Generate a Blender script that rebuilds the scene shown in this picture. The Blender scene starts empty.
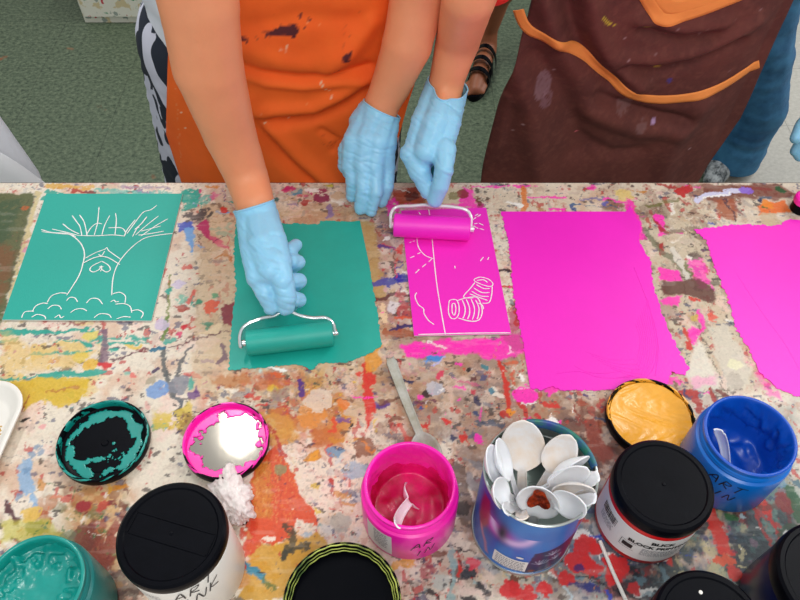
import bpy, bmesh, math, random
import numpy as np
from mathutils import Vector, Matrix
random.seed(7)
sc = bpy.context.scene
COL = sc.collection
TZ = 0.75            # table top height

# ---------------------------------------------------------------- camera
TH = math.radians(52.0); F = 720.0; CAM = Vector((0, 0, 1.45))
cd = bpy.data.cameras.new('camera'); cam = bpy.data.objects.new('camera', cd); COL.objects.link(cam)
cam.location = CAM; cam.rotation_euler = (math.radians(90) - TH, 0, 0)
cd.sensor_width = 36; cd.lens = 36 * F / 800; cd.clip_start = 0.01
sc.camera = cam
# ---------------------------------------------------------------- world, lights, exposure
w = bpy.data.worlds.new('room_light'); sc.world = w; w.use_nodes = True
w.node_tree.nodes['Background'].inputs[0].default_value = (0.93, 0.97, 1.0, 1)
w.node_tree.nodes['Background'].inputs[1].default_value = 0.42
def area(name, loc, sx, sy, power, col=(1, 1, 1), target=None):
    l = bpy.data.lights.new(name, 'AREA'); l.shape = 'RECTANGLE'; l.size = sx; l.size_y = sy
    l.energy = power; l.color = col
    o = bpy.data.objects.new(name, l); COL.objects.link(o); o.location = loc
    if target is not None:
        o.rotation_euler = (Vector(target) - Vector(loc)).to_track_quat('-Z', 'Y').to_euler()
    return o
area('ceiling_tube_light', (-0.667, 1.95, 2.75), 0.05, 1.2, 16, (1, 0.99, 0.96))
area('ceiling_tube_light', (1.5, 1.3, 2.75), 0.3, 1.2, 15, (1, 0.99, 0.96))
area('ceiling_tube_light', (0.2, -0.9, 2.75), 0.6, 1.2, 17, (1, 0.98, 0.95))
area('window_daylight', (3.2, 2.4, 1.7), 2.0, 1.6, 28, (0.93, 0.97, 1.0), (0.4, 1.0, 0.6))
vs = sc.view_settings; vs.view_transform = 'Standard'; vs.look = 'None'; vs.gamma = 1; vs.exposure = 0.55
vs.use_curve_mapping = False

# ---------------------------------------------------------------- geometry helpers
ct, st = math.cos(TH), math.sin(TH)
def ray(px, py):
    a = (300 - py) / F
    return Vector(((px - 400) / F, ct + a * st, -st + a * ct))
def at(px, py, z):                       # point seen there at height z
    d = ray(px, py); return CAM + d * ((z - CAM.z) / d.z)
def atT(px, py, h=0.0): return at(px, py, TZ + h)
def atY(px, py, Y):
    d = ray(px, py); return CAM + d * (Y / d.y)
def atD(px, py, D): return CAM + ray(px, py) * D

def lin(c):
    return tuple(((v / 255) / 12.92 if v / 255 <= 0.04045 else ((v / 255 + 0.055) / 1.055) ** 2.4) for v in c)

def mat(name, c, rough=0.5, bump=0.0, bscale=60, var=0.0, vscale=20, metal=0, sss=0, coat=0, trans=0, spec=0.5,
        attr=None, wave=None, c2=None, bdist=0.001):
    m = bpy.data.materials.new(name); m.use_nodes = True
    nt = m.node_tree; b = nt.nodes['Principled BSDF']
    b.inputs['Roughness'].default_value = rough; b.inputs['Metallic'].default_value = metal
    b.inputs['Specular IOR Level'].default_value = spec
    b.inputs['Coat Weight'].default_value = coat; b.inputs['Coat Roughness'].default_value = 0.15
    if sss:
        b.inputs['Subsurface Weight'].default_value = sss; b.inputs['Subsurface Scale'].default_value = 0.01
        b.inputs['Subsurface Radius'].default_value = (1, 0.35, 0.2)
    if trans: b.inputs['Transmission Weight'].default_value = trans
    tc = nt.nodes.new('ShaderNodeTexCoord')
    rgb = lin(c) if max(c) > 1.0 else c
    col = None
    if attr:
        a = nt.nodes.new('ShaderNodeAttribute'); a.attribute_name = attr; col = a.outputs['Color']
    if var or c2:
        n = nt.nodes.new('ShaderNodeTexNoise'); n.inputs['Scale'].default_value = vscale; n.inputs['Detail'].default_value = 6
        n.inputs['Roughness'].default_value = 0.65
        nt.links.new(tc.outputs['Object'], n.inputs['Vector'])
        if c2:
            r = nt.nodes.new('ShaderNodeValToRGB'); nt.links.new(n.outputs['Fac'], r.inputs[0])
            r.color_ramp.elements[0].position = 0.38; r.color_ramp.elements[1].position = 0.62
            r.color_ramp.elements[0].color = (*rgb, 1); r.color_ramp.elements[1].color = (*lin(c2), 1)
            col = r.outputs[0]
        else:
            mx = nt.nodes.new('ShaderNodeHueSaturation')
            mr = nt.nodes.new('ShaderNodeMapRange'); mr.inputs['From Min'].default_value = 0.3; mr.inputs['From Max'].default_value = 0.7
            mr.inputs['To Min'].default_value = 1 - var; mr.inputs['To Max'].default_value = 1 + var
            nt.links.new(n.outputs['Fac'], mr.inputs['Value']); nt.links.new(mr.outputs[0], mx.inputs['Value'])
            if col: nt.links.new(col, mx.inputs['Color'])
            else: mx.inputs['Color'].default_value = (*rgb, 1)
            col = mx.outputs[0]
    if col: nt.links.new(col, b.inputs['Base Color'])
    else: b.inputs['Base Color'].default_value = (*rgb, 1)
    if bump:
        n2 = nt.nodes.new('ShaderNodeTexNoise'); n2.inputs['Scale'].default_value = bscale; n2.inputs['Detail'].default_value = 5
        nt.links.new(tc.outputs['Object'], n2.inputs['Vector'])
        bp = nt.nodes.new('ShaderNodeBump'); bp.inputs['Strength'].default_value = bump; bp.inputs['Distance'].default_value = bdist
        nt.links.new(n2.outputs['Fac'], bp.inputs['Height']); nt.links.new(bp.outputs[0], b.inputs['Normal'])
    return m

def tag(o, label=None, cat=None, group=None, kind=None):
    if label: o['label'] = label
    if cat: o['category'] = cat
    if group: o['group'] = group
    if kind: o['kind'] = kind
    return o
def empty(name, loc, label=None, cat=None, group=None):
    o = bpy.data.objects.new(name, None); COL.objects.link(o); o.location = loc; o.empty_display_size = 0.02
    return tag(o, label, cat, group)
def link_mesh(name, me, mats, parent=None, smooth=True, world=True):
    if not isinstance(mats, (list, tuple)): mats = [mats]
    for m in mats: me.materials.append(m)
    if smooth: me.polygons.foreach_set('use_smooth', [True] * len(me.polygons))
    o = bpy.data.objects.new(name, me); COL.objects.link(o)
    if parent:
        o.parent = parent
        if world:
            L = Vector(parent.location); p = parent.parent
            while p: L += Vector(p.location); p = p.parent
            me.transform(Matrix.Translation(-L))
    return o
def build(name, vf, mats, parent=None, smooth=True, mi=None, world=True):
    me = bpy.data.meshes.new(name); me.from_pydata([tuple(v) for v in vf[0]], [], vf[1]); me.update()
    if mi: me.polygons.foreach_set('material_index', mi)
    return link_mesh(name, me, mats, parent, smooth, world)
def origin(o, p):                        # move a top-level mesh's origin to its base
    o.data.transform(Matrix.Translation(-Vector(p))); o.location = p; return o
def auto(o, ang=35):
    me = o.data; bm = bmesh.new(); bm.from_mesh(me); bmesh.ops.recalc_face_normals(bm, faces=bm.faces)
    for e in bm.edges:
        if len(e.link_faces) == 2 and e.calc_face_angle(0) > math.radians(ang): e.smooth = False
    bm.to_mesh(me); bm.free(); return o

class G:                                  # collects verts / faces
    def __init__(s): s.v = []; s.f = []; s.mi = []
    def add(s, v, f, mi=0):
        k = len(s.v); s.v += [tuple(p) for p in v]; s.f += [tuple(i + k for i in q) for q in f]; s.mi += [mi] * len(f)
    def obj(s, name, mats, parent=None, smooth=True, sharp=35):
        o = build(name, (s.v, s.f), mats, parent, smooth, s.mi)
        return auto(o, sharp) if sharp else o

def lathe(prof, c, n=72, a0=0, a1=2 * math.pi):
    full = abs(a1 - a0 - 2 * math.pi) < 1e-6; m = n if full else n + 1
    v = []; f = []
    for (r, z) in prof:
        for i in range(m):
            a = a0 + (a1 - a0) * i / n
            v.append((c[0] + r * math.cos(a), c[1] + r * math.sin(a), c[2] + z))
    for j in range(len(prof) - 1):
        for i in range(n):
            i2 = (i + 1) % m
            f.append((j * m + i, j * m + i2, (j + 1) * m + i2, (j + 1) * m + i))
    return v, f
def spline(pts, n=8):
    P = [Vector(p) for p in pts]; out = []
    for i in range(len(P) - 1):
        p0 = P[max(i - 1, 0)]; p1 = P[i]; p2 = P[i + 1]; p3 = P[min(i + 2, len(P) - 1)]
        for k in range(n):
            t = k / n
            out.append(0.5 * ((2 * p1) + (p2 - p0) * t + (2 * p0 - 5 * p1 + 4 * p2 - p3) * t * t + (3 * p1 - p0 - 3 * p2 + p3) * t ** 3))
    out.append(P[-1]); return out
def tube(path, r, n=12, rr=None):
    P = [Vector(p) for p in path]; v = []; f = []; up = None
    for i, p in enumerate(P):
        t = (P[min(i + 1, len(P) - 1)] - P[max(i - 1, 0)]).normalized()
        if up is None: up = Vector((0, 0, 1)) if abs(t.z) < 0.9 else Vector((1, 0, 0))
        a = t.cross(up).normalized(); b = a.cross(t).normalized(); up = b
        ri = rr[i] if rr else r
        for k in range(n):
            q = 2 * math.pi * k / n; v.append(p + a * math.cos(q) * ri + b * math.sin(q) * ri)
    for i in range(len(P) - 1):
        for k in range(n):
            k2 = (k + 1) % n; f.append((i * n + k, i * n + k2, (i + 1) * n + k2, (i + 1) * n + k))
    f.append(tuple(range(n))[::-1]); f.append(tuple((len(P) - 1) * n + k for k in range(n)))
    return v, f
def box(lo, hi):
    x0, y0, z0 = lo; x1, y1, z1 = hi
    v = [(x0,y0,z0),(x1,y0,z0),(x1,y1,z0),(x0,y1,z0),(x0,y0,z1),(x1,y0,z1),(x1,y1,z1),(x0,y1,z1)]
    return v, [(0,3,2,1),(4,5,6,7),(0,1,5,4),(1,2,6,5),(2,3,7,6),(3,0,4,7)]

# organic surfaces: tapered limbs fused into one skin by voxel remesh
def organic(name, chains, m, parent=None, voxel=0.004, smooth=6, grow=0.0, disp=None, cut=None):
    bm = bmesh.new()
    for ch in chains:
        pts = [(Vector(c[0]), c[1] + grow) for c in ch]
        for i in range(len(pts)):
            p, r = pts[i]
            bmesh.ops.create_icosphere(bm, subdivisions=3, radius=r, matrix=Matrix.Translation(p))
            if i + 1 < len(pts):
                q, r2 = pts[i + 1]; d = q - p; L = d.length
                if L < 1e-5: continue
                k = max(1, int(L / (0.35 * min(r, r2))))
                for j in range(1, k):
                    t = j / k
                    bmesh.ops.create_icosphere(bm, subdivisions=2, radius=(r + (r2 - r) * t) * 1.01, matrix=Matrix.Translation(p + d * t))
    me = bpy.data.meshes.new('tmp'); bm.to_mesh(me); bm.free()
    o = bpy.data.objects.new('tmp', me); COL.objects.link(o)
    md = o.modifiers.new('r', 'REMESH'); md.mode = 'VOXEL'; md.voxel_size = voxel
    ms = o.modifiers.new('s', 'SMOOTH'); ms.factor = 0.5; ms.iterations = smooth
    dg = bpy.context.evaluated_depsgraph_get(); dg.update()
    me2 = bpy.data.meshes.new_from_object(o.evaluated_get(dg))
    bpy.data.objects.remove(o); bpy.data.meshes.remove(me)
    if cut or disp:
        bm = bmesh.new(); bm.from_mesh(me2)
        if cut:
            for (pt, nrm) in cut:
                g = bm.verts[:] + bm.edges[:] + bm.faces[:]
                bmesh.ops.bisect_plane(bm, geom=g, plane_co=pt, plane_no=nrm, clear_outer=True)
        if disp:
            bm.normal_update(); V_ = list(bm.verts); co = np.array([v.co[:] for v in V_]); dd = disp(co)
            for v, q in zip(V_, dd): v.co += v.normal * float(q)
        bm.to_mesh(me2); bm.free()
    me2.name = name
    return link_mesh(name, me2, m, parent)

# ---------------------------------------------------------------- noise + painter (colour of dried paint on a surface)
def _h(ix, iy, s):
    n = (ix.astype(np.int64) * 374761393 + iy.astype(np.int64) * 668265263 + s * 974711) & 0xffffffff
    n = ((n ^ (n >> 13)) * 1274126177) & 0xffffffff
    return ((n ^ (n >> 16)) & 0xffff) / 65535.0
def vn(x, y, s=0):
    ix = np.floor(x); iy = np.floor(y); fx = x - ix; fy = y - iy
    fx = fx * fx * (3 - 2 * fx); fy = fy * fy * (3 - 2 * fy)
    a = _h(ix, iy, s); b = _h(ix + 1, iy, s); c = _h(ix, iy + 1, s); d = _h(ix + 1, iy + 1, s)
    return (a * (1 - fx) + b * fx) * (1 - fy) + (c * (1 - fx) + d * fx) * fy
def fbm(x, y, s=0, o=4):
    t = 0; a = 0.5; tot = 0
    for i in range(o):
        t = t + a * vn(x * 2 ** i, y * 2 ** i, s + i * 17); tot += a; a *= 0.55
    return t / tot
def sst(a, b, x):
    t = np.clip((x - a) / (b - a), 0, 1); return t * t * (3 - 2 * t)
class Painter:
    rag = 0.0
    def __init__(s, U, V, base, warp=0.004, wscale=90):
        s.U0, s.V0 = U, V
        s.U = U + (fbm(U * wscale, V * wscale, 3) - .5) * 2 * warp
        s.V = V + (fbm(U * wscale, V * wscale, 9) - .5) * 2 * warp
        s.U = s.U + (fbm(U * 300, V * 300, 13, 3) - .5) * warp * .9; s.V = s.V + (fbm(U * 300, V * 300, 19, 3) - .5) * warp * .9
        s.C = np.tile(np.array(lin(base)), (len(U), 1)); s.k = 0
        s.fine = fbm(U * 420, V * 420, 77, 3); s.mid = fbm(U * 130, V * 130, 55, 4)
    def mix(s, idx, m, col):
        c = np.array(lin(col)); m = m[:, None]
        s.C[idx] = s.C[idx] * (1 - m) + c * m
    def _box(s, pts, pad):
        P = np.array(pts); lo = P.min(0) - pad; hi = P.max(0) + pad
        return np.nonzero((s.U0 > lo[0]) & (s.U0 < hi[0]) & (s.V0 > lo[1]) & (s.V0 < hi[1]))[0]
    def poly(s, pts, col, a=1.0, soft=0.0012, patch=0.0):
        idx = s._box(pts, 0.02)
        if not len(idx): return
        x, y = s.U[idx], s.V[idx]; P = list(pts); n = len(P)
        d = np.full(len(idx), 1e9); ins = np.zeros(len(idx), bool)
        for i in range(n):
            ax, ay = P[i]; bx, by = P[(i + 1) % n]
            ex, ey = bx - ax, by - ay; L = ex * ex + ey * ey + 1e-12
            t = np.clip(((x - ax) * ex + (y - ay) * ey) / L, 0, 1)
            d = np.minimum(d, (x - ax - t * ex) ** 2 + (y - ay - t * ey) ** 2)
            if abs(by - ay) > 1e-12:
                ins ^= ((ay > y) != (by > y)) & (x < ex * (y - ay) / (by - ay) + ax)
        sd = np.where(ins, np.sqrt(d), -np.sqrt(d))
        s._apply(idx, sd, col, a, soft, patch)
    def line(s, pts, w, col, a=1.0, soft=0.0008, patch=0.0):
        idx = s._box(pts, w + 0.015)
        if not len(idx): return
        x, y = s.U[idx], s.V[idx]; d = np.full(len(idx), 1e9)
        for i in range(len(pts) - 1):
            ax, ay = pts[i]; bx, by = pts[i + 1]; ex, ey = bx - ax, by - ay; L = ex * ex + ey * ey + 1e-12
            t = np.clip(((x - ax) * ex + (y - ay) * ey) / L, 0, 1)
            d = np.minimum(d, (x - ax - t * ex) ** 2 + (y - ay - t * ey) ** 2)
        s._apply(idx, w / 2 - np.sqrt(d), col, a, soft, patch)
    def dot(s, p, r, col, a=1.0, ry=None, patch=0.0, soft=0.0008):
        idx = s._box([p], max(r, ry or 0) + 0.012)
        if not len(idx): return
        ry = ry or r
        d = np.sqrt(((s.U[idx] - p[0]) / r) ** 2 + ((s.V[idx] - p[1]) / ry) ** 2)
        s._apply(idx, (1 - d) * min(r, ry), col, a, soft, patch)
    def _apply(s, idx, sd, col, a, soft, patch):
        s.k += 1
        if s.rag and patch < .3: patch = max(patch, s.rag)
        m = sst(-soft * .5, soft, sd) * a
        if patch > 0:
            nz = 0.5 * s.mid[idx] + 0.5 * fbm(s.U0[idx] * 260 + s.k * 7.3, s.V0[idx] * 260 - s.k * 3.1, s.k, 3)
            m = m * sst(patch - .05, patch + .05, nz + np.clip(sd / 0.02, 0, .06))
        s.mix(idx, m, col)
    def field(s, mask, col, a=1.0): s.mix(np.arange(len(s.U)), mask * a, col)
    def attr(s, me, name='paint'):
        at_ = me.color_attributes.new(name, 'FLOAT_COLOR', 'POINT')
        buf = np.ones((len(s.U), 4), np.float32); buf[:, :3] = s.C
        at_.data.foreach_set('color', buf.ravel())

def grid_mesh(name, xs, ys, fn):          # fn(X,Y)->(n,3)
    nx, ny = len(xs), len(ys); X, Y = np.meshgrid(xs, ys); X = X.ravel(); Y = Y.ravel()
    co = fn(X, Y)
    i = np.arange(nx - 1); j = np.arange(ny - 1); I, J = np.meshgrid(i, j); k = (J * nx + I).ravel()
    q = np.stack([k, k + 1, k + nx + 1, k + nx], 1)
    me = bpy.data.meshes.new(name)
    me.vertices.add(len(co)); me.vertices.foreach_set('co', co.astype(np.float32).ravel())
    me.loops.add(q.size); me.loops.foreach_set('vertex_index', q.ravel().astype(np.int32))
    me.polygons.add(len(q)); me.polygons.foreach_set('loop_start', np.arange(0, q.size, 4, dtype=np.int32))
    me.update(calc_edges=True); me.validate()
    return me, X, Y

# ---------------------------------------------------------------- materials
M = {}
M['teal_print'] = mat('teal_print', (22, 168, 152), 0.55, 0.15, 900, 0.03, 300)
M['teal_ink'] = mat('teal_ink', (22, 168, 152), 0.45, 0.25, 700, 0.05, 40, bdist=0.0006)
M['teal_wet'] = mat('teal_wet', (10, 146, 136), 0.3, 0.2, 100, 0.12, 60, coat=0.2)
M['teal_jar'] = mat('teal_jar', (16, 120, 118), 0.35)
M['pink_print'] = mat('pink_print', (250, 36, 202), 0.5, 0.15, 900, 0.02, 300)
M['pink_ink'] = mat('pink_ink', (252, 34, 204), 0.42, 0.3, 500, 0.02, 30, bdist=0.0006)
M['pink_wet'] = mat('pink_wet', (255, 26, 178), 0.3, 0.2, 80, 0.05, 60, coat=0.2)
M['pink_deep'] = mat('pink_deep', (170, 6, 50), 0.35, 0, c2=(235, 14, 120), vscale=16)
M['white_line'] = mat('white_line', (246, 243, 240), 0.6, 0.1, 400)
M['foam'] = mat('foam', (236, 232, 226), 0.6, 0.1, 400)
M['chrome'] = mat('chrome', (226, 230, 232), 0.22, 0.05, 200, metal=0.85)
M['white_wire'] = mat('white_wire', (238, 236, 238), 0.3, 0.05, 200, metal=0.2)
M['glove'] = mat('glove', (150, 214, 246), 0.40, 0.18, 110, 0.04, 40, sss=0.15, bdist=0.001)
M['skin'] = mat('skin', (236, 154, 110), 0.5, 0.12, 500, 0.04, 25, sss=0.12)
M['skin_dark'] = mat('skin_dark', (150, 88, 58), 0.5, 0.12, 500, 0.04, 25, sss=0.1)
M['black_plastic'] = mat('black_plastic', (8, 9, 15), 0.34, 0.06, 300, 0.2, 60, spec=0.07)
M['black_ink'] = mat('black_ink', (3, 4, 9), 0.4, 0.03, 60, spec=0.06)
M['white_plastic'] = mat('white_plastic', (236, 232, 224), 0.38, 0.08, 200, 0.03, 20)
M['spoon'] = mat('spoon', (246, 246, 250), 0.32, 0.05, 200, 0.03, 60, sss=0.1)
M['spoon_dirty'] = mat('spoon_dirty', (242, 240, 240), 0.35, 0.05, 200, c2=(236, 220, 204), vscale=32)
M['spoon_grey'] = mat('spoon_grey', (190, 192, 184), 0.4, 0.1, 200, c2=(160, 158, 140), vscale=45)
M['label'] = mat('paper_label', (232, 230, 228), 0.55, 0.05, 200)
M['print_black'] = mat('printed_black', (20, 20, 24), 0.6, 0.02, 100)
M['print_grey'] = mat('printed_grey', (125, 125, 135), 0.6, 0.02, 100)
M['marker'] = mat('black_marker', (14, 12, 26), 0.5, 0.02, 100)
M['red_jar'] = mat('red_jar', (205, 22, 26), 0.35, 0.05, 100)
M['blue_jar'] = mat('blue_jar', (4, 112, 208), 0.3, 0.1, 100, 0.05, 30)
M['blue_wet'] = mat('blue_wet', (4, 78, 186), 0.35, 0)
M['yellow_wet'] = mat('yellow_wet', (246, 176, 52), 0.35, 0.6, 70, 0.06, 60, coat=0.2, bdist=0.002)
M['yellow_green'] = mat('yellow_green', (190, 200, 92), 0.35, 0.2, 200, c2=(60, 84, 30), vscale=60)
M['foil'] = mat('foil', (184, 176, 164), 0.07, 0.03, 18, metal=0.95)
M['steel'] = mat('steel', (190, 200, 196), 0.28, 0.05, 120, metal=0.9)
M['orange_trim'] = mat('orange_trim', (255, 152, 72), 0.7, 0.3, 900, 0.04, 50)
M['white_cloth'] = mat('white_cloth', (225, 230, 240), 0.8, 0.3, 300)
M['red_cloth'] = mat('red_cloth', (228, 40, 22), 0.8, 0.3, 300)
M['denim'] = mat('denim', (24, 78, 118), 0.85, 0.5, 900, c2=(52, 112, 150), vscale=10)
M['dark_cloth'] = mat('dark_cloth', (28, 26, 32), 0.85, 0.4, 600)
M['grey_cloth'] = mat('grey_cloth', (110, 112, 120), 0.85, 0.4, 600)
M['paper'] = mat('paper', (248, 249, 252), 0.6, 0.1, 60)
M['tissue'] = mat('tissue', (244, 238, 234), 0.8, 0.15, 90, c2=(226, 212, 210), vscale=70)
M['wood_edge'] = mat('wood_edge', (70, 52, 44), 0.6, 0.2, 100, 0.2, 30)
M['steel_leg'] = mat('grey_steel', (120, 122, 124), 0.4, 0.05, 100, metal=0.7)
M['gold_band'] = mat('handle_green', (30, 120, 110), 0.5, 0.1, 100)

# ================================================================= SETTING
def floor_material():
    m = bpy.data.materials.new('speckled_vinyl_floor'); m.use_nodes = True; nt = m.node_tree; b = nt.nodes['Principled BSDF']
    tc = nt.nodes.new('ShaderNodeTexCoord')
    n = nt.nodes.new('ShaderNodeTexNoise'); n.inputs['Scale'].default_value = 75; n.inputs['Detail'].default_value = 8; n.inputs['Roughness'].default_value = 0.7
    mp = nt.nodes.new('ShaderNodeMapping'); mp.inputs['Scale'].default_value = (1, 1.15, 1)
    nt.links.new(tc.outputs['Object'], mp.inputs[0]); nt.links.new(mp.outputs[0], n.inputs['Vector'])
    r = nt.nodes.new('ShaderNodeValToRGB'); nt.links.new(n.outputs['Fac'], r.inputs[0])
    r.color_ramp.elements[0].position = 0.34; r.color_ramp.elements[0].color = (*lin((44, 62, 46)), 1)
    r.color_ramp.elements[1].position = 0.68; r.color_ramp.elements[1].color = (*lin((116, 130, 104)), 1)
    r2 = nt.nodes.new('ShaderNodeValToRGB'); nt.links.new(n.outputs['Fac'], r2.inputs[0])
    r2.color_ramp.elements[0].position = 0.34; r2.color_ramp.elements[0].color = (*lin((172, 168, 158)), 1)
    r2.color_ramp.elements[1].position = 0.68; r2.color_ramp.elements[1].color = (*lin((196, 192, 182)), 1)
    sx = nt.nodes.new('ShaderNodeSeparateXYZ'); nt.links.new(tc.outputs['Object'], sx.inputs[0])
    gt = nt.nodes.new('ShaderNodeMath'); gt.operation = 'GREATER_THAN'; gt.inputs[1].default_value = 0.9  # paler tiles on the right, with the floor's glare put into their colour
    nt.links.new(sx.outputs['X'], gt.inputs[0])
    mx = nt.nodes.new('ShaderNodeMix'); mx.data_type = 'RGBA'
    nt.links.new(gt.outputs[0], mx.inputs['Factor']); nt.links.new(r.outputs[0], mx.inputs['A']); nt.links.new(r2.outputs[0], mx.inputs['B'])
    # tile joints
    br = nt.nodes.new('ShaderNodeTexBrick'); br.offset = 0; br.inputs['Scale'].default_value = 1
    br.inputs['Brick Width'].default_value = 0.305; br.inputs['Row Height'].default_value = 0.305; br.inputs['Mortar Size'].default_value = 0.0015
    br.inputs['Color1'].default_value = (1, 1, 1, 1); br.inputs['Color2'].default_value = (0.93, 0.93, 0.93, 1); br.inputs['Mortar'].default_value = (0.62, 0.62, 0.62, 1)
    nt.links.new(tc.outputs['Object'], br.inputs['Vector'])
    m2 = nt.nodes.new('ShaderNodeMix'); m2.data_type = 'RGBA'; m2.blend_type = 'MULTIPLY'; m2.inputs['Factor'].default_value = 1
    nt.links.new(mx.outputs['Result'], m2.inputs['A']); nt.links.new(br.outputs['Color'], m2.inputs['B'])
    # old paint drips
    n3 = nt.nodes.new('ShaderNodeTexNoise'); n3.inputs['Scale'].default_value = 9; n3.inputs['Detail'].default_value = 5
    nt.links.new(tc.outputs['Object'], n3.inputs['Vector'])
    r3 = nt.nodes.new('ShaderNodeValToRGB'); nt.links.new(n3.outputs['Fac'], r3.inputs[0])
    r3.color_ramp.elements[0].position = 0.70; r3.color_ramp.elements[0].color = (0, 0, 0, 1); r3.color_ramp.elements[1].position = 0.76
    m3 = nt.nodes.new('ShaderNodeMix'); m3.data_type = 'RGBA'; m3.inputs['B'].default_value = (*lin((140, 84, 50)), 1)
    nt.links.new(r3.outputs[0], m3.inputs['Factor']); nt.links.new(m2.outputs['Result'], m3.inputs['A'])
    nt.links.new(m3.outputs['Result'], b.inputs['Base Color']); b.inputs['Roughness'].default_value = 0.5
    return m
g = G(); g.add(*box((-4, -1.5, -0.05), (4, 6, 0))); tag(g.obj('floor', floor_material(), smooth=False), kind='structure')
M['wall'] = mat('painted_wall', (205, 200, 188), 0.8, 0.1, 40)
for nm, lo, hi in (('wall_back', (-4, 6, 0), (4, 6.1, 2.9)), ('wall_left', (-4.1, -1.5, 0), (-4, 6.1, 2.9)), ('wall_right', (4, -1.5, 0), (4.1, 6.1, 2.9))):
    g = G(); g.add(*box(lo, hi)); tag(g.obj(nm, M['wall'], smooth=False), kind='structure')
# ---- the long work table, its top covered in years of dried paint
def Tp(px, py): p = at(px, py, TZ); return (p.x, p.y)
def Tl(*pts): return [Tp(a, b) for a, b in pts]
YE = at(400, 183, TZ).y
xs = np.concatenate([np.arange(-1.2, -.631, .006), np.arange(-.63, .63, .00125), np.arange(.634, 1.2, .006), [1.2]])
ys = np.concatenate([np.arange(-.02, .160, .005), np.arange(.165, YE, .00125), [YE]])
me, U, V = grid_mesh('table_top', xs, ys, lambda X, Y: np.stack([X, Y, np.full_like(X, TZ)], 1))
K = Painter(me and U, V, (229, 219, 203), .0055)
K.rag = .22
CRE, TAN, PK, MAG, RED, DRED, ORG, OCH, YEL, TEA, BLU, LBL, NAV, PUR, BLK, WHT, GRN, OLV, BRN, GRY = (
 (236,226,212),(205,178,142),(252,50,190),(205,22,120),(212,46,34),(130,26,30),(226,96,28),(206,140,44),(224,190,50),(30,168,152),
 (44,84,190),(120,170,220),(20,34,90),(96,50,140),(24,20,30),(246,244,238),(40,120,60),(120,118,60),(120,66,40),(140,140,136))
def reg(pts, col, a, patch=0.0, soft=0.02): K.poly(Tl(*pts), col, a, soft, patch)
# broad washes
reg([(196,205),(392,205),(408,400),(190,400)], (212,188,154), .8)
reg([(362,215),(400,210),(412,330),(385,330)], (208,192,182), .8, soft=.006)
reg([(392,184),(800,184),(800,225),(392,225)], (220,205,184), .9)
reg([(390,330),(530,330),(540,440),(380,440)], (190,164,140), .9)
reg([(480,388),(640,388),(640,470),(470,470)], (186,150,126), .85)
reg([(600,200),(700,200),(790,395),(640,395)], (204,190,166), .9)
reg([(250,372),(390,372),(390,430),(250,430)], (204,172,140), .8)
reg([(280,425),(380,420),(400,600),(300,600)], (228,208,192), .8)
reg([(0,440),(130,440),(120,520),(0,520)], (232,220,206), .8)
reg([(60,480),(130,470),(130,600),(60,600)], (196,150,80), .8, .40)
reg([(440,540),(560,560),(560,600),(400,600)], (190,176,156), .8)
reg([(560,470),(800,400),(800,600),(580,600)], (86,112,116), .95, soft=.03)
reg([(540,520),(640,500),(650,600),(530,600)], (96,116,132), .8, .42, .02)
reg([(640,520),(700,530),(690,600),(640,600)], (34,50,56), .85, .30, .02)
reg([(690,490),(720,500),(716,560),(668,566)], (206,196,150), .8, .45, .01)
reg([(700,520),(740,520),(750,590),(720,590)], (30,60,130), .7, .45, .01)
reg([(600,430),(620,445),(620,500),(580,500),(555,430)], (112,52,34), .8, .42, .01)
reg([(735,540),(790,480),(800,560),(770,600)], (44,92,90), .8, .40, .01)
# random mottling that every bit of the surface shows
def rnd_field(scale, seed, lo, hi, col, a, win=None):
    m = sst(lo, hi, fbm(K.U0 * scale, K.V0 * scale, seed, 5))
    if win is not None: m = m * win
    K.field(m, col, a)
PXc = 400 + K.U0 / (K.V0 * ct + 0.70 * st) * F          # rough left-right position for regional palettes
PYc = 300 + F * (0.70 * ct - K.V0 * st) / (K.V0 * ct + 0.70 * st)
def win(x0, y0, x1, y1, s=25): return sst(x0 - s, x0 + s, PXc) * (1 - sst(x1 - s, x1 + s, PXc)) * sst(y0 - s, y0 + s, PYc) * (1 - sst(y1 - s, y1 + s, PYc))
rnd_field(22, 1, .55, .72, (212,176,150), .6)
rnd_field(35, 2, .58, .70, (236,206,196), .5)
rnd_field(55, 3, .64, .72, (178,158,146), .35)
rnd_field(28, 4, .55, .66, (150,84,52), .6, win(500, 395, 640, 520))
rnd_field(40, 14, .55, .66, (176,132,96), .6, win(380, 330, 640, 470))
rnd_field(44, 24, .56, .68, (142,126,120), .55, win(380, 330, 640, 600))
rnd_field(60, 34, .60, .68, (214,196,180), .7, win(380, 330, 640, 600))
rnd_field(30, 5, .50, .62, (216,160,60), .75, win(250, 372, 370, 440, 15))
rnd_field(34, 6, .54, .64, (206,96,52), .7, win(200, 372, 360, 440, 15))
rnd_field(40, 7, .50, .60, (222,190,96), .7, win(0, 320, 100, 400, 15))
rnd_field(45, 8, .56, .66, (130,64,40), .7, win(600, 180, 800, 215, 10))
rnd_field(50, 9, .54, .64, (206,60,50), .7, win(575, 520, 650, 600, 20))
rnd_field(36, 10, .50, .62, (40,70,84), .85, win(600, 500, 800, 600, 20))
rnd_field(42, 11, .55, .66, (120,150,140), .8, win(640, 480, 800, 600, 20))
rnd_field(50, 12, .55, .66, (196,182,140), .7, win(650, 480, 760, 600, 20))
rnd_field(46, 13, .56, .64, (150,60,40), .8, win(60, 500, 140, 600, 15))
rnd_field(50, 15, .56, .64, (96,96,40), .7, win(20, 500, 140, 600, 15))
rnd_field(48, 16, .56, .66, (160,110,100), .6, win(360, 210, 405, 345, 8))
rnd_field(70, 18, .57, .64, (120,116,130), .5, win(190, 370, 300, 420, 12))
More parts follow.
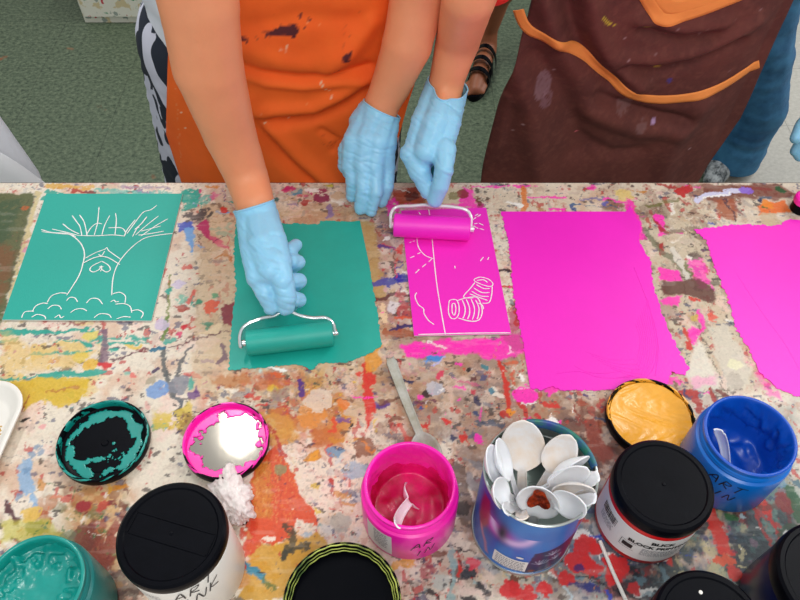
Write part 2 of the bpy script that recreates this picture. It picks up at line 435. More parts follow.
rnd_field(48, 19, .57, .66, (196,200,205), .6, win(320, 440, 420, 560, 12))
for sc_, sd_, lo_, hi_, c_, a_ in ((120,301,.62,.68,(206,150,120),.6),(150,302,.64,.69,(236,228,216),.8),(170,303,.66,.70,(96,78,72),.6),(140,304,.665,.70,(190,90,70),.6),
        (160,305,.67,.70,(80,110,140),.6),(130,306,.66,.70,(206,170,80),.6),(200,307,.66,.70,(60,46,44),.55),(90,308,.64,.69,(200,186,176),.7),(110,309,.665,.70,(200,110,150),.5)):
    m_ = sst(lo_, hi_, fbm(K.U0 * sc_, K.V0 * sc_, sd_, 4)) * sst(.44, .62, fbm(K.U0 * 9, K.V0 * 9, sd_ + 50, 2))
    K.field(m_ * (1 - .6 * win(-100, 190, 245, 520)), c_, a_ * .5)
for sx_, sy_, sd_, lo_, hi_, c_, a_, w_ in ((90,120,404,.70,.72,(50,36,38),.7,1),(110,80,406,.70,.72,(190,50,50),.7,1),(80,110,407,.70,.72,(40,60,110),.6,1),
        (45,45,408,.56,.62,(150,118,96),.45,win(380,330,640,600)),(30,60,409,.55,.62,(176,136,96),.45,win(190,190,400,420)),(60,30,410,.57,.62,(120,90,80),.4,win(600,190,730,400)),
        (50,40,411,.50,.56,(22,38,54),.8,win(600,500,800,620)),(38,44,412,.50,.55,(176,104,44),.75,win(30,490,130,620)),(50,34,414,.55,.59,(120,44,30),.8,win(50,490,130,620)),(44,50,413,.55,.62,(110,140,160),.4,win(430,430,620,600)),
        (34,40,415,.50,.55,(208,146,50),.8,win(225,520,330,620)),(50,60,416,.54,.58,(190,70,36),.75,win(250,395,340,450,12)),(40,60,417,.50,.56,(202,128,50),.7,win(240,380,350,450,12)),(44,44,418,.54,.58,(104,52,36),.75,win(560,410,620,500,15))):
    K.field(sst(lo_, hi_, fbm(K.U0 * sx_ + K.V0 * sy_ * .15, K.V0 * sy_ - K.U0 * sx_ * .1, sd_, 5)) * w_, c_, a_)
# random smears and drips, palette by area
ZN = [((230,372,400,440),[ORG,OCH,RED,BRN,YEL,CRE,PUR],46),((40,480,130,600),[BRN,DRED,OCH,OLV,ORG,GRN,CRE],40),((225,430,340,600),[OCH,ORG,RED,YEL,BRN,(90,70,40)],34),((50,184,390,212),[MAG,TEA,WHT,DRED,OCH,(150,130,170),LBL,(226,140,150)],40),
      ((392,184,800,214),[PK,CRE,BRN,OCH,WHT,DRED,(190,180,170)],44),((384,350,620,440),[BRN,(206,150,120),RED,NAV,(160,140,130),CRE,PK],46),((540,500,680,600),[RED,BLU,NAV,WHT,(120,150,160),(190,60,60)],46),
      ((640,480,800,600),[NAV,(30,90,90),RED,(200,190,150),(90,120,130),GRN,BLU],60),((640,200,760,395),[PK,CRE,BRN,(120,110,90),WHT,RED],30),((372,215,415,340),[PK,NAV,BRN,WHT,RED,PUR],26),((180,215,235,400),[BRN,CRE,RED,TEA,PUR,OCH],20),((400,540,560,600),[BRN,RED,(150,180,180),BLK,CRE],20),((300,430,400,560),[(206,196,190),(200,120,100),(160,180,196),OCH],16),((0,320,180,440),[YEL,(226,180,170),TEA,OCH,CRE],18)]
for (x0_, y0_, x1_, y1_), pal, cnt in ZN:
    for _ in range(cnt):
        x_, y_ = random.uniform(x0_, x1_), random.uniform(y0_, y1_); an = random.choice([0, .2, 1.5, random.uniform(0, 3.1)]); L_ = random.uniform(3, 16)
        K.line(Tl((x_, y_), (x_ + L_ * .5 * math.cos(an) + random.uniform(-2, 2), y_ + L_ * .5 * math.sin(an)), (x_ + L_ * math.cos(an), y_ + L_ * math.sin(an) * .8)), random.choice([.001, .002, .004, .007]), random.choice(pal), random.uniform(.6, .95), patch=random.uniform(.2, .46))
K.rag = .12
# acrylic sheet edges and board joints
for a in ([(195,372),(204,200)],[(346,222),(398,376)],[(400,212),(412,332)],[(190,398),(400,398)]):
    K.line(Tl(*a), .0012, (176,150,120), .7)
K.poly(Tl((204,200),(236,216),(236,376),(196,400),(190,400)), (214,190,160), .5)
K.line(Tl((480,391),(560,391),(730,393)), .0009, (70,60,66), .8)
K.line(Tl((676,270),(694,320),(706,345),(727,398)), .0012, (60,52,50), .85)
K.line(Tl((690,218),(800,222)), .0009, (240,235,225), .8)
K.line(Tl((0,454),(60,462),(120,456)), .0009, (150,144,140), .7)
K.line(Tl((445,545),(475,553)), .0016, (30,30,40), .9)
K.line(Tl((560,575),(640,592)), .0016, (30,34,44), .9)
# --- left: olive stained board corner
K.poly(Tl((-30,193),(36,193),(12,285),(0,330),(-30,400)), (98,104,58), .95, .003)
K.poly(Tl((-20,230),(20,250),(6,300),(-20,330)), (140,88,48), .7, .01, .45)
K.poly(Tl((-10,200),(24,198),(10,240),(-10,250)), (70,96,62), .8, .006, .45)
K.line(Tl((38,193),(14,285),(8,320)), .006, (206,190,140), .8)
K.line(Tl((27,200),(8,290)), .0012, (60,56,36), .6)
K.dot(Tp(25,208), .006, (190,104,44), .9, patch=.35)
K.line(Tl((40,208),(46,211)), .0015, BLK, .9)
K.dot(Tp(30,250), .008, (200,110,160), .6, patch=.45); K.dot(Tp(26,243), .006, (190,60,90), .5, patch=.45)
# top strip
K.line(Tl((48,186),(74,187),(90,187)), .010, (218,170,60), .8, patch=.42)
K.line(Tl((70,190),(84,191)), .006, (180,60,40), .9, patch=.4)
K.line(Tl((48,192),(60,196),(46,198)), .012, TEA, .9, patch=.4)
K.line(Tl((98,190),(170,194)), .009, (90,190,180), .7, patch=.5)
K.line(Tl((120,186),(170,188)), .006, (170,150,170), .7, patch=.45)
K.poly(Tl((182,190),(196,190),(204,206),(184,212)), TEA, .9, .002, .42)
K.dot(Tp(190,196), .014, TEA, .9, patch=.42); K.dot(Tp(206,199), .010, (80,180,170), .7, patch=.48)
K.poly(Tl((182,214),(210,206),(214,218),(184,224)), (70,60,66), .85, .002, .52)
K.poly(Tl((178,222),(194,222),(196,230),(178,232)), BLU, .9, .002, .35)
K.poly(Tl((184,228),(194,228),(193,255),(189,246)), LBL, .95)
K.line(Tl((192,246),(203,247)), .0016, LBL, .9)
K.poly(Tl((197,226),(207,218),(209,230),(219,240),(214,245),(202,232)), (190,26,110), .9, .0012, .25)
K.poly(Tl((210,232),(230,247),(228,250),(212,244)), (214,110,130), .85)
K.line(Tl((228,234),(229,250),(231,262)), .002, (200,90,100), .8)
K.line(Tl((212,243),(218,237),(224,235)), .0012, BLK, .8)
K.dot(Tp(224,210), .005, (210,50,34), .9); K.dot(Tp(214,196), .008, (220,120,160), .7, patch=.42)
K.line(Tl((207,186),(216,187)), .006, (222,150,60), .8); K.line(Tl((222,190),(226,200),(234,210)), .0014, PUR, .8)
K.line(Tl((180,259),(194,257)), .0012, (90,60,40), .8); K.line(Tl((216,258),(224,252),(231,262)), .005, (190,120,40), .7, patch=.4)
K.line(Tl((176,272),(184,272)), .001, NAV, .7); K.line(Tl((206,222),(236,222)), .001, (150,100,60), .8)
# orange apron side strip x 280-335
for p, c, r in (((288,189),MAG,.010),((297,192),(90,150,170),.009),((321,198),(150,24,90),.013),((322,190),(160,20,90),.009),((312,190),WHT,.009),((340,196),(214,190,160),.012),((306,203),(176,60,60),.006),((330,186),(200,200,70),.005),((276,200),(60,120,120),.006)):
    K.dot(Tp(*p), r, c, .9, ry=r*.7, patch=.4)
K.line(Tl((280,196),(300,189),(330,187)), .005, (200,190,170), .8, patch=.4)
# left mid strip 150-240 x 270-370
K.line(Tl((170,275),(168,300),(166,332)), .0035, (130,140,70), .8); K.line(Tl((166,318),(164,338)), .006, (110,140,60), .85)
K.dot(Tp(169,291), .004, TEA, .9); K.dot(Tp(181,300), .009, (110,190,170), .7, patch=.5)
K.poly(Tl((170,308),(182,304),(192,308),(182,312)), (176,60,40), .85, .001, .3)
K.dot(Tp(185,326), .0038, (206,34,60), .95); K.dot(Tp(179,333), .0045, (220,70,120), .9, patch=.3); K.line(Tl((190,327),(196,327)), .002, RED, .8)
K.dot(Tp(178,285), .008, (206,196,220), .8, patch=.4); K.dot(Tp(161,325), .010, (205,190,215), .8, patch=.4)
K.dot(Tp(211,307), .010, (222,90,54), .85, patch=.38); K.dot(Tp(200,302), .004, (50,150,120), .9); K.dot(Tp(214,296), .005, (80,160,120), .8, patch=.4)
K.poly(Tl((222,304),(233,304),(232,326),(222,322)), (140,30,60), .9, .001, .32); K.poly(Tl((202,320),(214,324),(206,330)), (60,140,110), .85, .001, .35)
K.poly(Tl((196,334),(222,322),(218,334)), (226,204,170), .9)
K.line(Tl((120,360),(145,350),(170,346),(190,341),(232,330)), .0022, (96,40,60), .9)
K.line(Tl((190,346),(184,358),(179,364),(178,375)), .0045, (106,108,110), .9, patch=.25)
K.line(Tl((164,350),(162,366),(168,378),(176,398)), .006, (100,104,104), .9, patch=.28)
K.dot(Tp(177,385), .013, (140,142,152), .85, ry=.012, patch=.36); K.line(Tl((179,398),(180,412)), .006, (90,100,110), .9)
K.dot(Tp(180,412), .0065, (26,26,74), .95, patch=.3); K.dot(Tp(174,405), .002, BLK)
K.dot(Tp(194,394), .009, (110,60,130), .9, ry=.006, patch=.35); K.line(Tl((196,385),(197,395)), .003, (110,60,130), .9)
K.dot(Tp(159,389), .012, (120,160,210), .85, patch=.4); K.dot(Tp(155,371), .0035, (70,40,90), .9); K.dot(Tp(152,379), .005, (180,170,150), .9)
K.dot(Tp(133,375), .004, (226,130,120), .9); K.line(Tl((132,378),(131,386)), .0014, (226,130,120), .9); K.dot(Tp(126,374), .005, (150,200,180), .7)
K.line(Tl((222,345),(224,358),(220,364)), .006, (120,90,110), .8, patch=.35); K.line(Tl((191,380),(191,386)), .006, TEA, .8, patch=.4)
K.poly(Tl((208,378),(250,370),(250,384),(222,388)), (190,124,64), .7, .004, .36)
K.poly(Tl((192,400),(172,412),(150,412),(152,428),(184,432),(196,415)), (216,190,70), .85, .003, .42)
K.poly(Tl((182,414),(198,412),(196,436),(176,438)), (150,110,50), .7, .003, .48)
for i in range(40): K.dot(Tp(random.uniform(175,205), random.uniform(398,436)), random.uniform(.0006,.0014), random.choice([BLK,BRN,NAV]), .8)
# rainbow-dashed teal lines bottom left
K.line(Tl((5,332),(22,333)), .010, TEA, .95, patch=.3)
K.line(Tl((26,331),(60,331),(92,330)), .0055, TEA, .95, patch=.36); K.line(Tl((60,324),(86,324)), .005, (150,50,60), .7, patch=.42)
K.line(Tl((0,342),(16,340)), .005, TEA, .8, patch=.42); K.line(Tl((50,342),(78,341)), .003, TEA, .9, patch=.42)
K.poly(Tl((78,340),(92,342),(90,348),(80,344)), TEA, .95); K.line(Tl((92,339),(106,338)), .007, TEA, .85)
K.line(Tl((34,353),(60,352),(92,351)), .0035, TEA, .9, patch=.42)
K.line(Tl((98,343),(130,344)), .0055, TEA, .9, patch=.46); K.line(Tl((110,338),(150,337)), .004, TEA, .8, patch=.5)
K.line(Tl((0,378),(40,376)), .0035, TEA, .9, patch=.44); K.line(Tl((41,378),(66,375),(102,373)), .009, TEA, .92, patch=.30)
K.line(Tl((112,350),(116,350)), .006, TEA, .9, patch=.4); K.line(Tl((150,350),(164,348)), .006, (20,120,150), .9, patch=.3); K.line(Tl((120,343),(148,343)), .004, TEA, .9, patch=.44)
K.line(Tl((166,342),(170,340)), .007, TEA, .85, patch=.4); K.line(Tl((136,350),(146,352)), .003, (140,40,50), .8)
K.line(Tl((104,332),(105,345),(105,360)), .0085, (130,100,120), .8, patch=.2); K.line(Tl((98,333),(106,332)), .005, (130,100,120), .7)
K.poly(Tl((96,363),(113,361),(110,367),(104,369)), (210,44,52), .95)
K.dot(Tp(91,365), .009, (226,186,60), .85, patch=.3); K.dot(Tp(90,335), .008, (222,206,110), .85, patch=.3); K.dot(Tp(80,357), .009, (222,196,80), .8, patch=.35)
K.line(Tl((112,359),(122,358),(134,354)), .0028, (96,40,60), .8, patch=.3)
K.poly(Tl((0,330),(10,332),(40,350),(78,352),(76,370),(0,374)), (226,194,120), .7, .008, .40)
K.poly(Tl((-5,379),(90,378),(86,392),(80,402),(60,408),(46,398),(26,410),(-5,400)), (216,184,42), .92, .002, .16)
K.line(Tl((46,391),(62,389),(78,387)), .003, (190,130,50), .8, patch=.3); K.line(Tl((30,395),(26,404),(22,410)), .004, (170,90,40), .8, patch=.3)
# lower left
K.dot(Tp(26,421), .0035, BLK, .95); K.dot(Tp(44,427), .005, (232,170,170), .8)
K.line(Tl((26,462),(24,475),(30,488)), .012, (140,180,214), .8, patch=.34); K.line(Tl((33,495),(34,510)), .004, (140,180,214), .8)
K.dot(Tp(32,514), .009, (226,190,90), .8, patch=.34); K.line(Tl((7,503),(14,513),(18,522)), .005, (90,30,50), .9)
K.dot(Tp(34,528), .0095, (66,70,44), .95, ry=.008, patch=.1); K.dot(Tp(84,506), .006, (160,30,44), .95, patch=.42); K.dot(Tp(101,508), .006, (190,60,50), .8, patch=.45)
K.line(Tl((107,482),(109,492)), .004, (214,160,60), .9); K.line(Tl((56,498),(62,500)), .004, (214,140,110), .8, patch=.4)
K.poly(Tl((0,520),(50,518),(70,540),(90,556),(0,540)), (198,190,80), .7, .004, .36)
K.poly(Tl((80,560),(118,515),(130,530),(112,570),(90,590)), (150,62,40), .85, .003, .40)
K.dot(Tp(66,540), .01, (120,140,110), .6, patch=.4); K.dot(Tp(120,590), .02, (70,66,60), .6, patch=.45)
for i in range(30): K.dot(Tp(random.uniform(30,110), random.uniform(505,560)), random.uniform(.0008,.0022), random.choice([GRN,OLV,DRED]), .8)
for p in ((37,447),(31,454),(25,470),(40,452),(20,494)): K.dot(Tp(*p), .004, (120,150,180), .7, patch=.4)
# orange slab lower middle
K.poly(Tl((252,464),(275,445),(286,462),(296,478),(300,500),(312,508),(320,526),(300,522),(290,540),(268,548),(250,536),(246,520),(250,500)), (214,84,32), .95, .001, .12)
K.poly(Tl((254,462),(274,460),(274,518),(252,520)), (206,140,50), .75, .003, .40)
for i in range(14):
    x = 252 + i * 3.3; K.line(Tl((x+2,455),(x-1,520)), .0009, random.choice([(232,160,80),(170,60,24),(222,190,120)]), .6, patch=.4)
K.poly(Tl((245,540),(270,548),(290,545),(322,528),(330,552),(300,600),(240,600),(250,570)), (206,160,46), .88, .002, .25)
K.poly(Tl((230,412),(290,414),(300,440),(275,448),(262,440),(238,430)), (214,160,70), .75, .004, .40)
K.line(Tl((256,424),(268,428),(276,440),(286,456)), .007, (190,50,36), .85, patch=.42)
K.poly(Tl((238,516),(256,524),(262,548),(244,556)), (212,74,40), .85, .002, .45)
K.line(Tl((286,524),(294,530),(292,548),(284,556)), .007, (70,66,40), .85, patch=.38); K.line(Tl((284,556),(296,550),(306,546)), .006, (60,60,44), .85, patch=.3)
K.line(Tl((232,556),(244,566),(256,574),(264,578)), .006, (24,140,170), .92, patch=.22); K.line(Tl((256,574),(264,572)), .002, BLK, .9)
K.line(Tl((264,578),(276,586)), .005, (60,110,60), .7, patch=.35); K.dot(Tp(240,569), .005, (214,70,40), .9, patch=.3)
K.dot(Tp(268,540), .004, CRE, .9); K.dot(Tp(231,525), .002, BLK, .9)
K.dot(Tp(332,481), .0036, (190,60,50), .95); K.dot(Tp(314,456), .0042, (226,160,50), .9, patch=.25); K.dot(Tp(314,486), .006, (214,180,90), .9, patch=.34)
K.dot(Tp(336,452), .008, (110,150,180), .8, patch=.44); K.line(Tl((334,446),(342,448)), .002, NAV, .8); K.dot(Tp(356,470), .011, (170,180,196), .8, patch=.4)
K.dot(Tp(342,524), .011, (186,180,170), .8, patch=.4); K.line(Tl((340,500),(342,506)), .005, (196,130,110), .8); K.dot(Tp(318,484), .002, NAV, .8)
K.dot(Tp(366,446), .012, (150,96,70), .85, patch=.34); K.line(Tl((364,440),(374,452)), .003, (226,140,60), .8, patch=.3); K.dot(Tp(381,430), .006, BRN, .4)
K.dot(Tp(282,470), .006, (110,160,120), .6, patch=.42); K.line(Tl((327,470),(328,500)), .0012, (180,120,100), .6)
for i in range(90): K.dot(Tp(random.uniform(270,400), random.uniform(430,580)), random.uniform(.0006,.0018), random.choice([(190,60,50),NAV,GRY,(200,140,60),(120,80,60)]), .75)
# below teal ink
K.poly(Tl((361,362),(368,360),(376,376),(373,392),(375,402),(376,412),(368,432),(365,410),(362,390)), (212,48,30), .92, .001, .12)
K.poly(Tl((362,346),(380,344),(380,372),(366,372)), (222,160,60), .85, .002, .34); K.line(Tl((354,397),(378,397)), .0022, PK, .95)
K.dot(Tp(287,376), .0036, (90,76,70), .85); K.dot(Tp(258,388), .004, (80,84,60), .85); K.dot(Tp(316,383), .003, (90,96,80), .85); K.dot(Tp(358,374), .0028, (220,66,50), .9)
K.dot(Tp(280,394), .009, (150,130,120), .6); K.dot(Tp(346,380), .007, (226,206,180), .7); K.line(Tl((262,401),(272,403)), .003, BLK, .85, patch=.34)
K.line(Tl((336,419),(350,419)), .0045, (130,80,150), .8, patch=.36); K.dot(Tp(344,404), .006, (226,130,40), .8, patch=.3); K.line(Tl((332,420),(334,430)), .006, (220,80,40), .85, patch=.3)
K.dot(Tp(310,415), .016, (226,150,60), .7, patch=.42); K.dot(Tp(354,424), .002, BLK); K.dot(Tp(350,427), .0018, BLK); K.dot(Tp(318,400), .016, (226,208,190), .8, patch=.36)
K.line(Tl((266,364),(276,367),(285,370)), .0045, WHT, .95, patch=.25); K.line(Tl((260,364),(262,378)), .0028, (200,220,214), .8)
K.poly(Tl((250,372),(284,370),(292,384),(256,392)), (206,110,60), .6, .004, .42)
# strip between teal and pink
K.poly(Tl((350,220),(375,222),(386,300),(372,300)), (190,160,104), .85, .003, .14)
K.line(Tl((372,284),(385,283),(396,279),(404,277)), .012, (70,84,170), .85, patch=.32); K.line(Tl((396,268),(404,264)), .003, (70,70,170), .8)
K.dot(Tp(398,277), .006, (50,50,170), .9, patch=.25); K.line(Tl((374,300),(390,296),(408,295)), .005, (100,48,60), .85, patch=.32)
K.line(Tl((383,304),(384,322)), .0065, (234,206,170), .9, patch=.1); K.poly(Tl((388,300),(397,302),(396,314),(388,312)), (222,214,216), .9, .001, .2)
K.line(Tl((394,262),(396,276)), .0022, (226,60,100), .8, patch=.3); K.line(Tl((384,244),(396,250)), .0022, (226,70,90), .8); K.dot(Tp(406,310), .011, (180,50,60), .8, patch=.4)
K.line(Tl((386,332),(412,334)), .012, (170,96,60), .8, patch=.32); K.line(Tl((395,328),(413,325)), .006, (44,34,110), .9, patch=.3); K.line(Tl((396,318),(412,316)), .005, (220,100,60), .8, patch=.35)
K.line(Tl((400,290),(402,305)), .010, (206,110,110), .6, patch=.42); K.dot(Tp(388,240), .004, WHT, .9)
for i in range(60): K.dot(Tp(random.uniform(376,412), random.uniform(220,330)), random.uniform(.0006,.0013), random.choice([BLK,PK,RED,NAV]), .75)
# back edge behind pink print
K.poly(Tl((388,190),(420,186),(424,202),(398,208)), (176,70,36), .9, .003, .30); K.dot(Tp(412,196), .010, (96,30,26), .8, patch=.4)
K.poly(Tl((385,202),(396,196),(400,210),(388,216)), PK, .85, .002, .36); K.line(Tl((396,188),(410,192)), .002, WHT, .8)
K.poly(Tl((444,186),(462,188),(460,202),(444,203)), (216,206,180), .9, .002, .25); K.dot(Tp(453,196), .008, (130,120,60), .7, patch=.36)
K.poly(Tl((462,186),(474,190),(478,208),(458,208)), PK, .85, .002, .42); K.dot(Tp(463,193), .009, (150,50,36), .85, patch=.36); K.poly(Tl((404,203),(484,203),(484,212),(404,212)), PK, .5, .003, .45)
K.line(Tl((474,187),(538,185)), .004, PK, .85, patch=.44); K.dot(Tp(478,191), .004, (70,66,50), .8, patch=.3)
K.line(Tl((530,198),(558,197),(568,198)), .0035, PK, .85, patch=.36); K.line(Tl((550,209),(564,210)), .005, PK, .9, patch=.3)
K.line(Tl((525,188),(524,194),(526,206),(524,212)), .009, (222,130,50), .85, patch=.26); K.line(Tl((534,206),(546,212)), .0025, (180,120,60), .7)
K.line(Tl((582,205),(572,206),(576,211)), .003, (50,90,150), .85); K.line(Tl((572,205),(600,206),(618,207)), .0018, (50,110,150), .85)
K.line(Tl((580,199),(604,198)), .004, (110,110,170), .7, patch=.4); K.dot(Tp(605,203), .004, (100,110,190), .8); K.line(Tl((584,190),(592,187)), .005, (190,60,50), .8, patch=.3)
K.line(Tl((604,199),(624,202)), .005, PK, .9, patch=.3); K.poly(Tl((612,190),(632,190),(634,200),(620,202)), (238,212,130), .75, .002, .36); K.dot(Tp(592,187), .006, PK, .7, patch=.36)
K.poly(Tl((674,188),(690,184),(692,192),(682,198),(674,194)), (196,26,30), .95, .001, .26); K.line(Tl((660,185),(674,186)), .006, (176,40,36), .85, patch=.3); K.line(Tl((680,200),(692,206)), .004, (176,40,36), .7, patch=.36)
K.line(Tl((648,206),(660,204)), .006, OLV, .85, patch=.26); K.line(Tl((664,202),(678,200)), .007, OLV, .7, patch=.36)
K.poly(Tl((700,184),(780,184),(800,196),(776,200),(736,198),(724,206),(704,200)), (130,64,44), .85, .004, .34)
K.poly(Tl((756,205),(784,200),(792,212),(760,216)), (236,124,36), .92, .002, .26); K.dot(Tp(779,190), .0065, (24,96,44), .95, patch=.22); K.line(Tl((758,200),(770,197)), .006, (90,110,130), .85, patch=.25)
K.dot(Tp(764,207), .004, (70,120,44), .9); K.dot(Tp(760,201), .004, NAV, .9); K.poly(Tl((716,200),(734,198),(738,220),(718,218)), (176,96,54), .8, .003, .36); K.line(Tl((725,200),(737,220)), .004, (84,50,70), .8, patch=.2)
K.line(Tl((708,222),(712,224)), .004, BLU, .7); K.dot(Tp(768,204), .008, (240,150,40), .9)
K.poly(Tl((760,212),(776,214),(784,226),(764,226)), (210,190,160), .8); K.line(Tl((744,186),(770,190)), .006, (150,50,40), .7, patch=.36)
K.line(Tl((697,201),(706,196),(724,193),(744,190)), .010, (214,214,238), .97, soft=.0015); K.line(Tl((742,190),(750,191)), .012, (150,110,214), .92, patch=.15); K.line(Tl((704,199),(730,193)), .003, WHT, .9)
# between the pink patches
K.poly(Tl((626,196),(632,204),(640,220),(646,240),(630,240),(624,210)), PK, .9, .002, .34)
K.poly(Tl((652,214),(662,214),(668,234),(660,236)), PK, .92, .001, .12); K.poly(Tl((650,214),(660,232),(674,232),(664,228)), (176,26,36), .9, .001, .15)
K.poly(Tl((656,244),(664,244),(666,252),(660,256)), (176,28,32), .95, .001, .2); K.line(Tl((644,230),(656,246),(676,262),(690,278)), .010, (120,122,96), .75, patch=.42)
K.line(Tl((668,232),(694,228),(702,240)), .008, (140,120,104), .7, patch=.42); K.dot(Tp(697,256), .008, (120,100,90), .8, patch=.34)
K.line(Tl((672,250),(684,270),(692,284)), .008, (222,216,204), .85, patch=.25); K.line(Tl((686,264),(692,276)), .005, (110,112,60), .8)
K.poly(Tl((656,268),(678,270),(682,280),(660,280)), PK, .9, .001, .2); K.poly(Tl((686,260),(704,258),(716,290),(700,290)), PK, .75, .003, .44)
K.poly(Tl((659,281),(700,278),(716,290),(714,302),(690,296),(664,296)), (104,56,44), .88, .002, .26)
K.poly(Tl((658,298),(682,296),(680,306),(664,306)), PK, .85, .002, .3); K.dot(Tp(694,318), .006, (206,180,90), .8, patch=.2); K.dot(Tp(712,317), .006, (226,100,80), .85, patch=.2)
K.poly(Tl((700,308),(706,330),(702,334),(696,314)), PK, .8, .001, .3)
K.poly(Tl((682,326),(690,330),(694,350),(688,350)), (206,50,36), .92, .001, .2); K.poly(Tl((690,326),(702,332),(696,346),(688,340)), PK, .9, .002, .2)
K.poly(Tl((672,358),(678,362),(676,374),(668,376)), (150,44,44), .85, .001, .25); K.poly(Tl((700,336),(722,388),(694,392),(684,370)), (226,220,206), .85, .003, .2)
K.poly(Tl((706,326),(728,326),(752,372),(750,390),(728,392)), (212,204,188), .9, .003, .1); K.dot(Tp(736,382), .012, (192,182,168), .8, patch=.4); K.dot(Tp(735,365), .009, (228,224,190), .8, patch=.34)
K.poly(Tl((748,362),(764,370),(784,400),(766,396)), PK, .55, .004, .46); K.poly(Tl((690,378),(716,374),(716,384),(690,388)), (240,170,200), .7, .003, .3)
K.line(Tl((684,392),(694,392),(700,410)), .009, (190,44,34), .92, patch=.2); K.line(Tl((710,390),(716,405)), .005, (176,50,40), .9); K.line(Tl((718,390),(725,396)), .006, (130,50,40), .8); K.line(Tl((684,390),(690,396)), .005, (40,70,120), .8)
# narrow strip beside pink print
K.line(Tl((500,270),(510,270)), .005, (50,24,44), .9); K.line(Tl((503,287),(514,288)), .004, (220,80,60), .8, patch=.2); K.line(Tl((506,212),(526,212)), .003, PK, .0)
K.poly(Tl((508,310),(520,308),(524,326),(512,334)), (190,90,120), .85, .002, .3); K.line(Tl((516,308),(518,324)), .004, (190,40,40), .8)
for i in range(60): K.dot(Tp(random.uniform(492,520), random.uniform(215,330)), random.uniform(.0005,.0013), random.choice([BLK,BRN,NAV,PK,RED]), .8)
# pink wash under the pink print and the brown area below it
K.poly(Tl((400,344),(430,340),(520,334),(526,352),(500,362),(470,354),(420,360),(404,356)), PK, .9, .003, .40)
K.poly(Tl((404,344),(424,343),(426,354),(406,356)), PK, .9, .002, .26); K.poly(Tl((444,339),(500,338),(500,352),(450,350)), PK, .85, .002, .33); K.poly(Tl((500,334),(524,330),(530,350),(512,352)), (206,80,150), .7, .003, .36)
K.poly(Tl((424,366),(428,358),(436,356),(446,356),(440,362),(430,362)), (70,150,220), .9); K.line(Tl((432,366),(446,358)), .003, (190,190,236), .8)
K.dot(Tp(430,342), .004, WHT, .85); K.dot(Tp(423,341), .0028, (210,206,170), .85); K.line(Tl((434,344),(446,349)), .004, (246,220,220), .85, patch=.2); K.line(Tl((508,345),(511,351)), .004, (250,210,230), .9)
K.dot(Tp(427,394), .0072, (62,44,42), .95, ry=.0062); K.dot(Tp(467,369), .0036, (30,24,28), .95); K.dot(Tp(474,378), .004, (110,60,60), .9); K.dot(Tp(484,378), .0055, (96,96,130), .9, ry=.004)
K.dot(Tp(441,374), .0045, (214,60,100), .9, patch=.25); K.line(Tl((458,381),(478,384)), .005, (206,110,140), .75, patch=.3); K.dot(Tp(474,392), .0028, (206,70,90), .85); K.dot(Tp(434,388), .010, (200,200,206), .8, patch=.25)
K.line(Tl((418,403),(438,402)), .003, (110,50,80), .85, patch=.25); K.line(Tl((420,407),(423,409)), .003, (40,90,150), .9); K.dot(Tp(427,408), .002, (226,150,50), .9)
K.dot(Tp(484,366), .004, (60,140,150), .85, patch=.3); K.dot(Tp(490,391), .004, (70,140,160), .85, patch=.3); K.dot(Tp(476,413), .003, (60,80,120), .9); K.line(Tl((480,422),(500,424)), .008, (50,80,110), .75, patch=.42)
K.dot(Tp(444,421), .004, (214,44,36), .92, patch=.2); K.dot(Tp(452,409), .0012, BLK); K.line(Tl((484,404),(490,406)), .005, (130,130,140), .7)
K.line(Tl((500,363),(505,380),(510,410)), .0065, (212,52,34), .92, patch=.14); K.line(Tl((508,364),(516,364)), .005, (214,100,60), .7, patch=.25); K.line(Tl((512,370),(513,384)), .004, (214,90,60), .7, patch=.3)
K.dot(Tp(506,415), .005, (200,50,34), .9, patch=.2); K.dot(Tp(511,413), .004, (240,160,40), .95, patch=.15); K.line(Tl((521,402),(526,416)), .006, (206,54,44), .9, patch=.25); K.dot(Tp(539,418), .004, (206,44,50), .9, patch=.15)
K.dot(Tp(526,394), .0145, PK, .95, ry=.0125, patch=.26); K.line(Tl((520,374),(523,380)), .004, WHT, .9, patch=.2); K.line(Tl((510,387),(534,386)), .0014, WHT, .7); K.line(Tl((524,404),(534,404)), .003, WHT, .85, patch=.2); K.dot(Tp(552,421), .006, WHT, .95, patch=.1)
K.poly(Tl((534,376),(600,376),(548,398),(552,398)), PK, .9); K.line(Tl((548,388),(550,398)), .004, PK, .8); K.poly(Tl((536,380),(552,380),(548,392),(540,392)), (190,90,150), .8, .002, .3)
K.dot(Tp(587,395), .0028, (70,40,120), .9); K.dot(Tp(581,404), .005, (176,80,50), .7); K.line(Tl((572,406),(588,426)), .0025, (150,60,40), .9); K.line(Tl((596,417),(604,420)), .004, (40,80,120), .8)
K.poly(Tl((584,416),(600,420),(606,440),(616,454),(604,466),(588,450)), (150,58,32), .85, .003, .36); K.line(Tl((572,408),(574,412)), .0022, WHT, .8)
for i in range(160): K.dot(Tp(random.uniform(384,610), random.uniform(352,480)), random.uniform(.0005,.0017), random.choice([BLK,(200,60,50),NAV,(226,130,40),GRY,WHT,(90,60,50),PK]), .75)
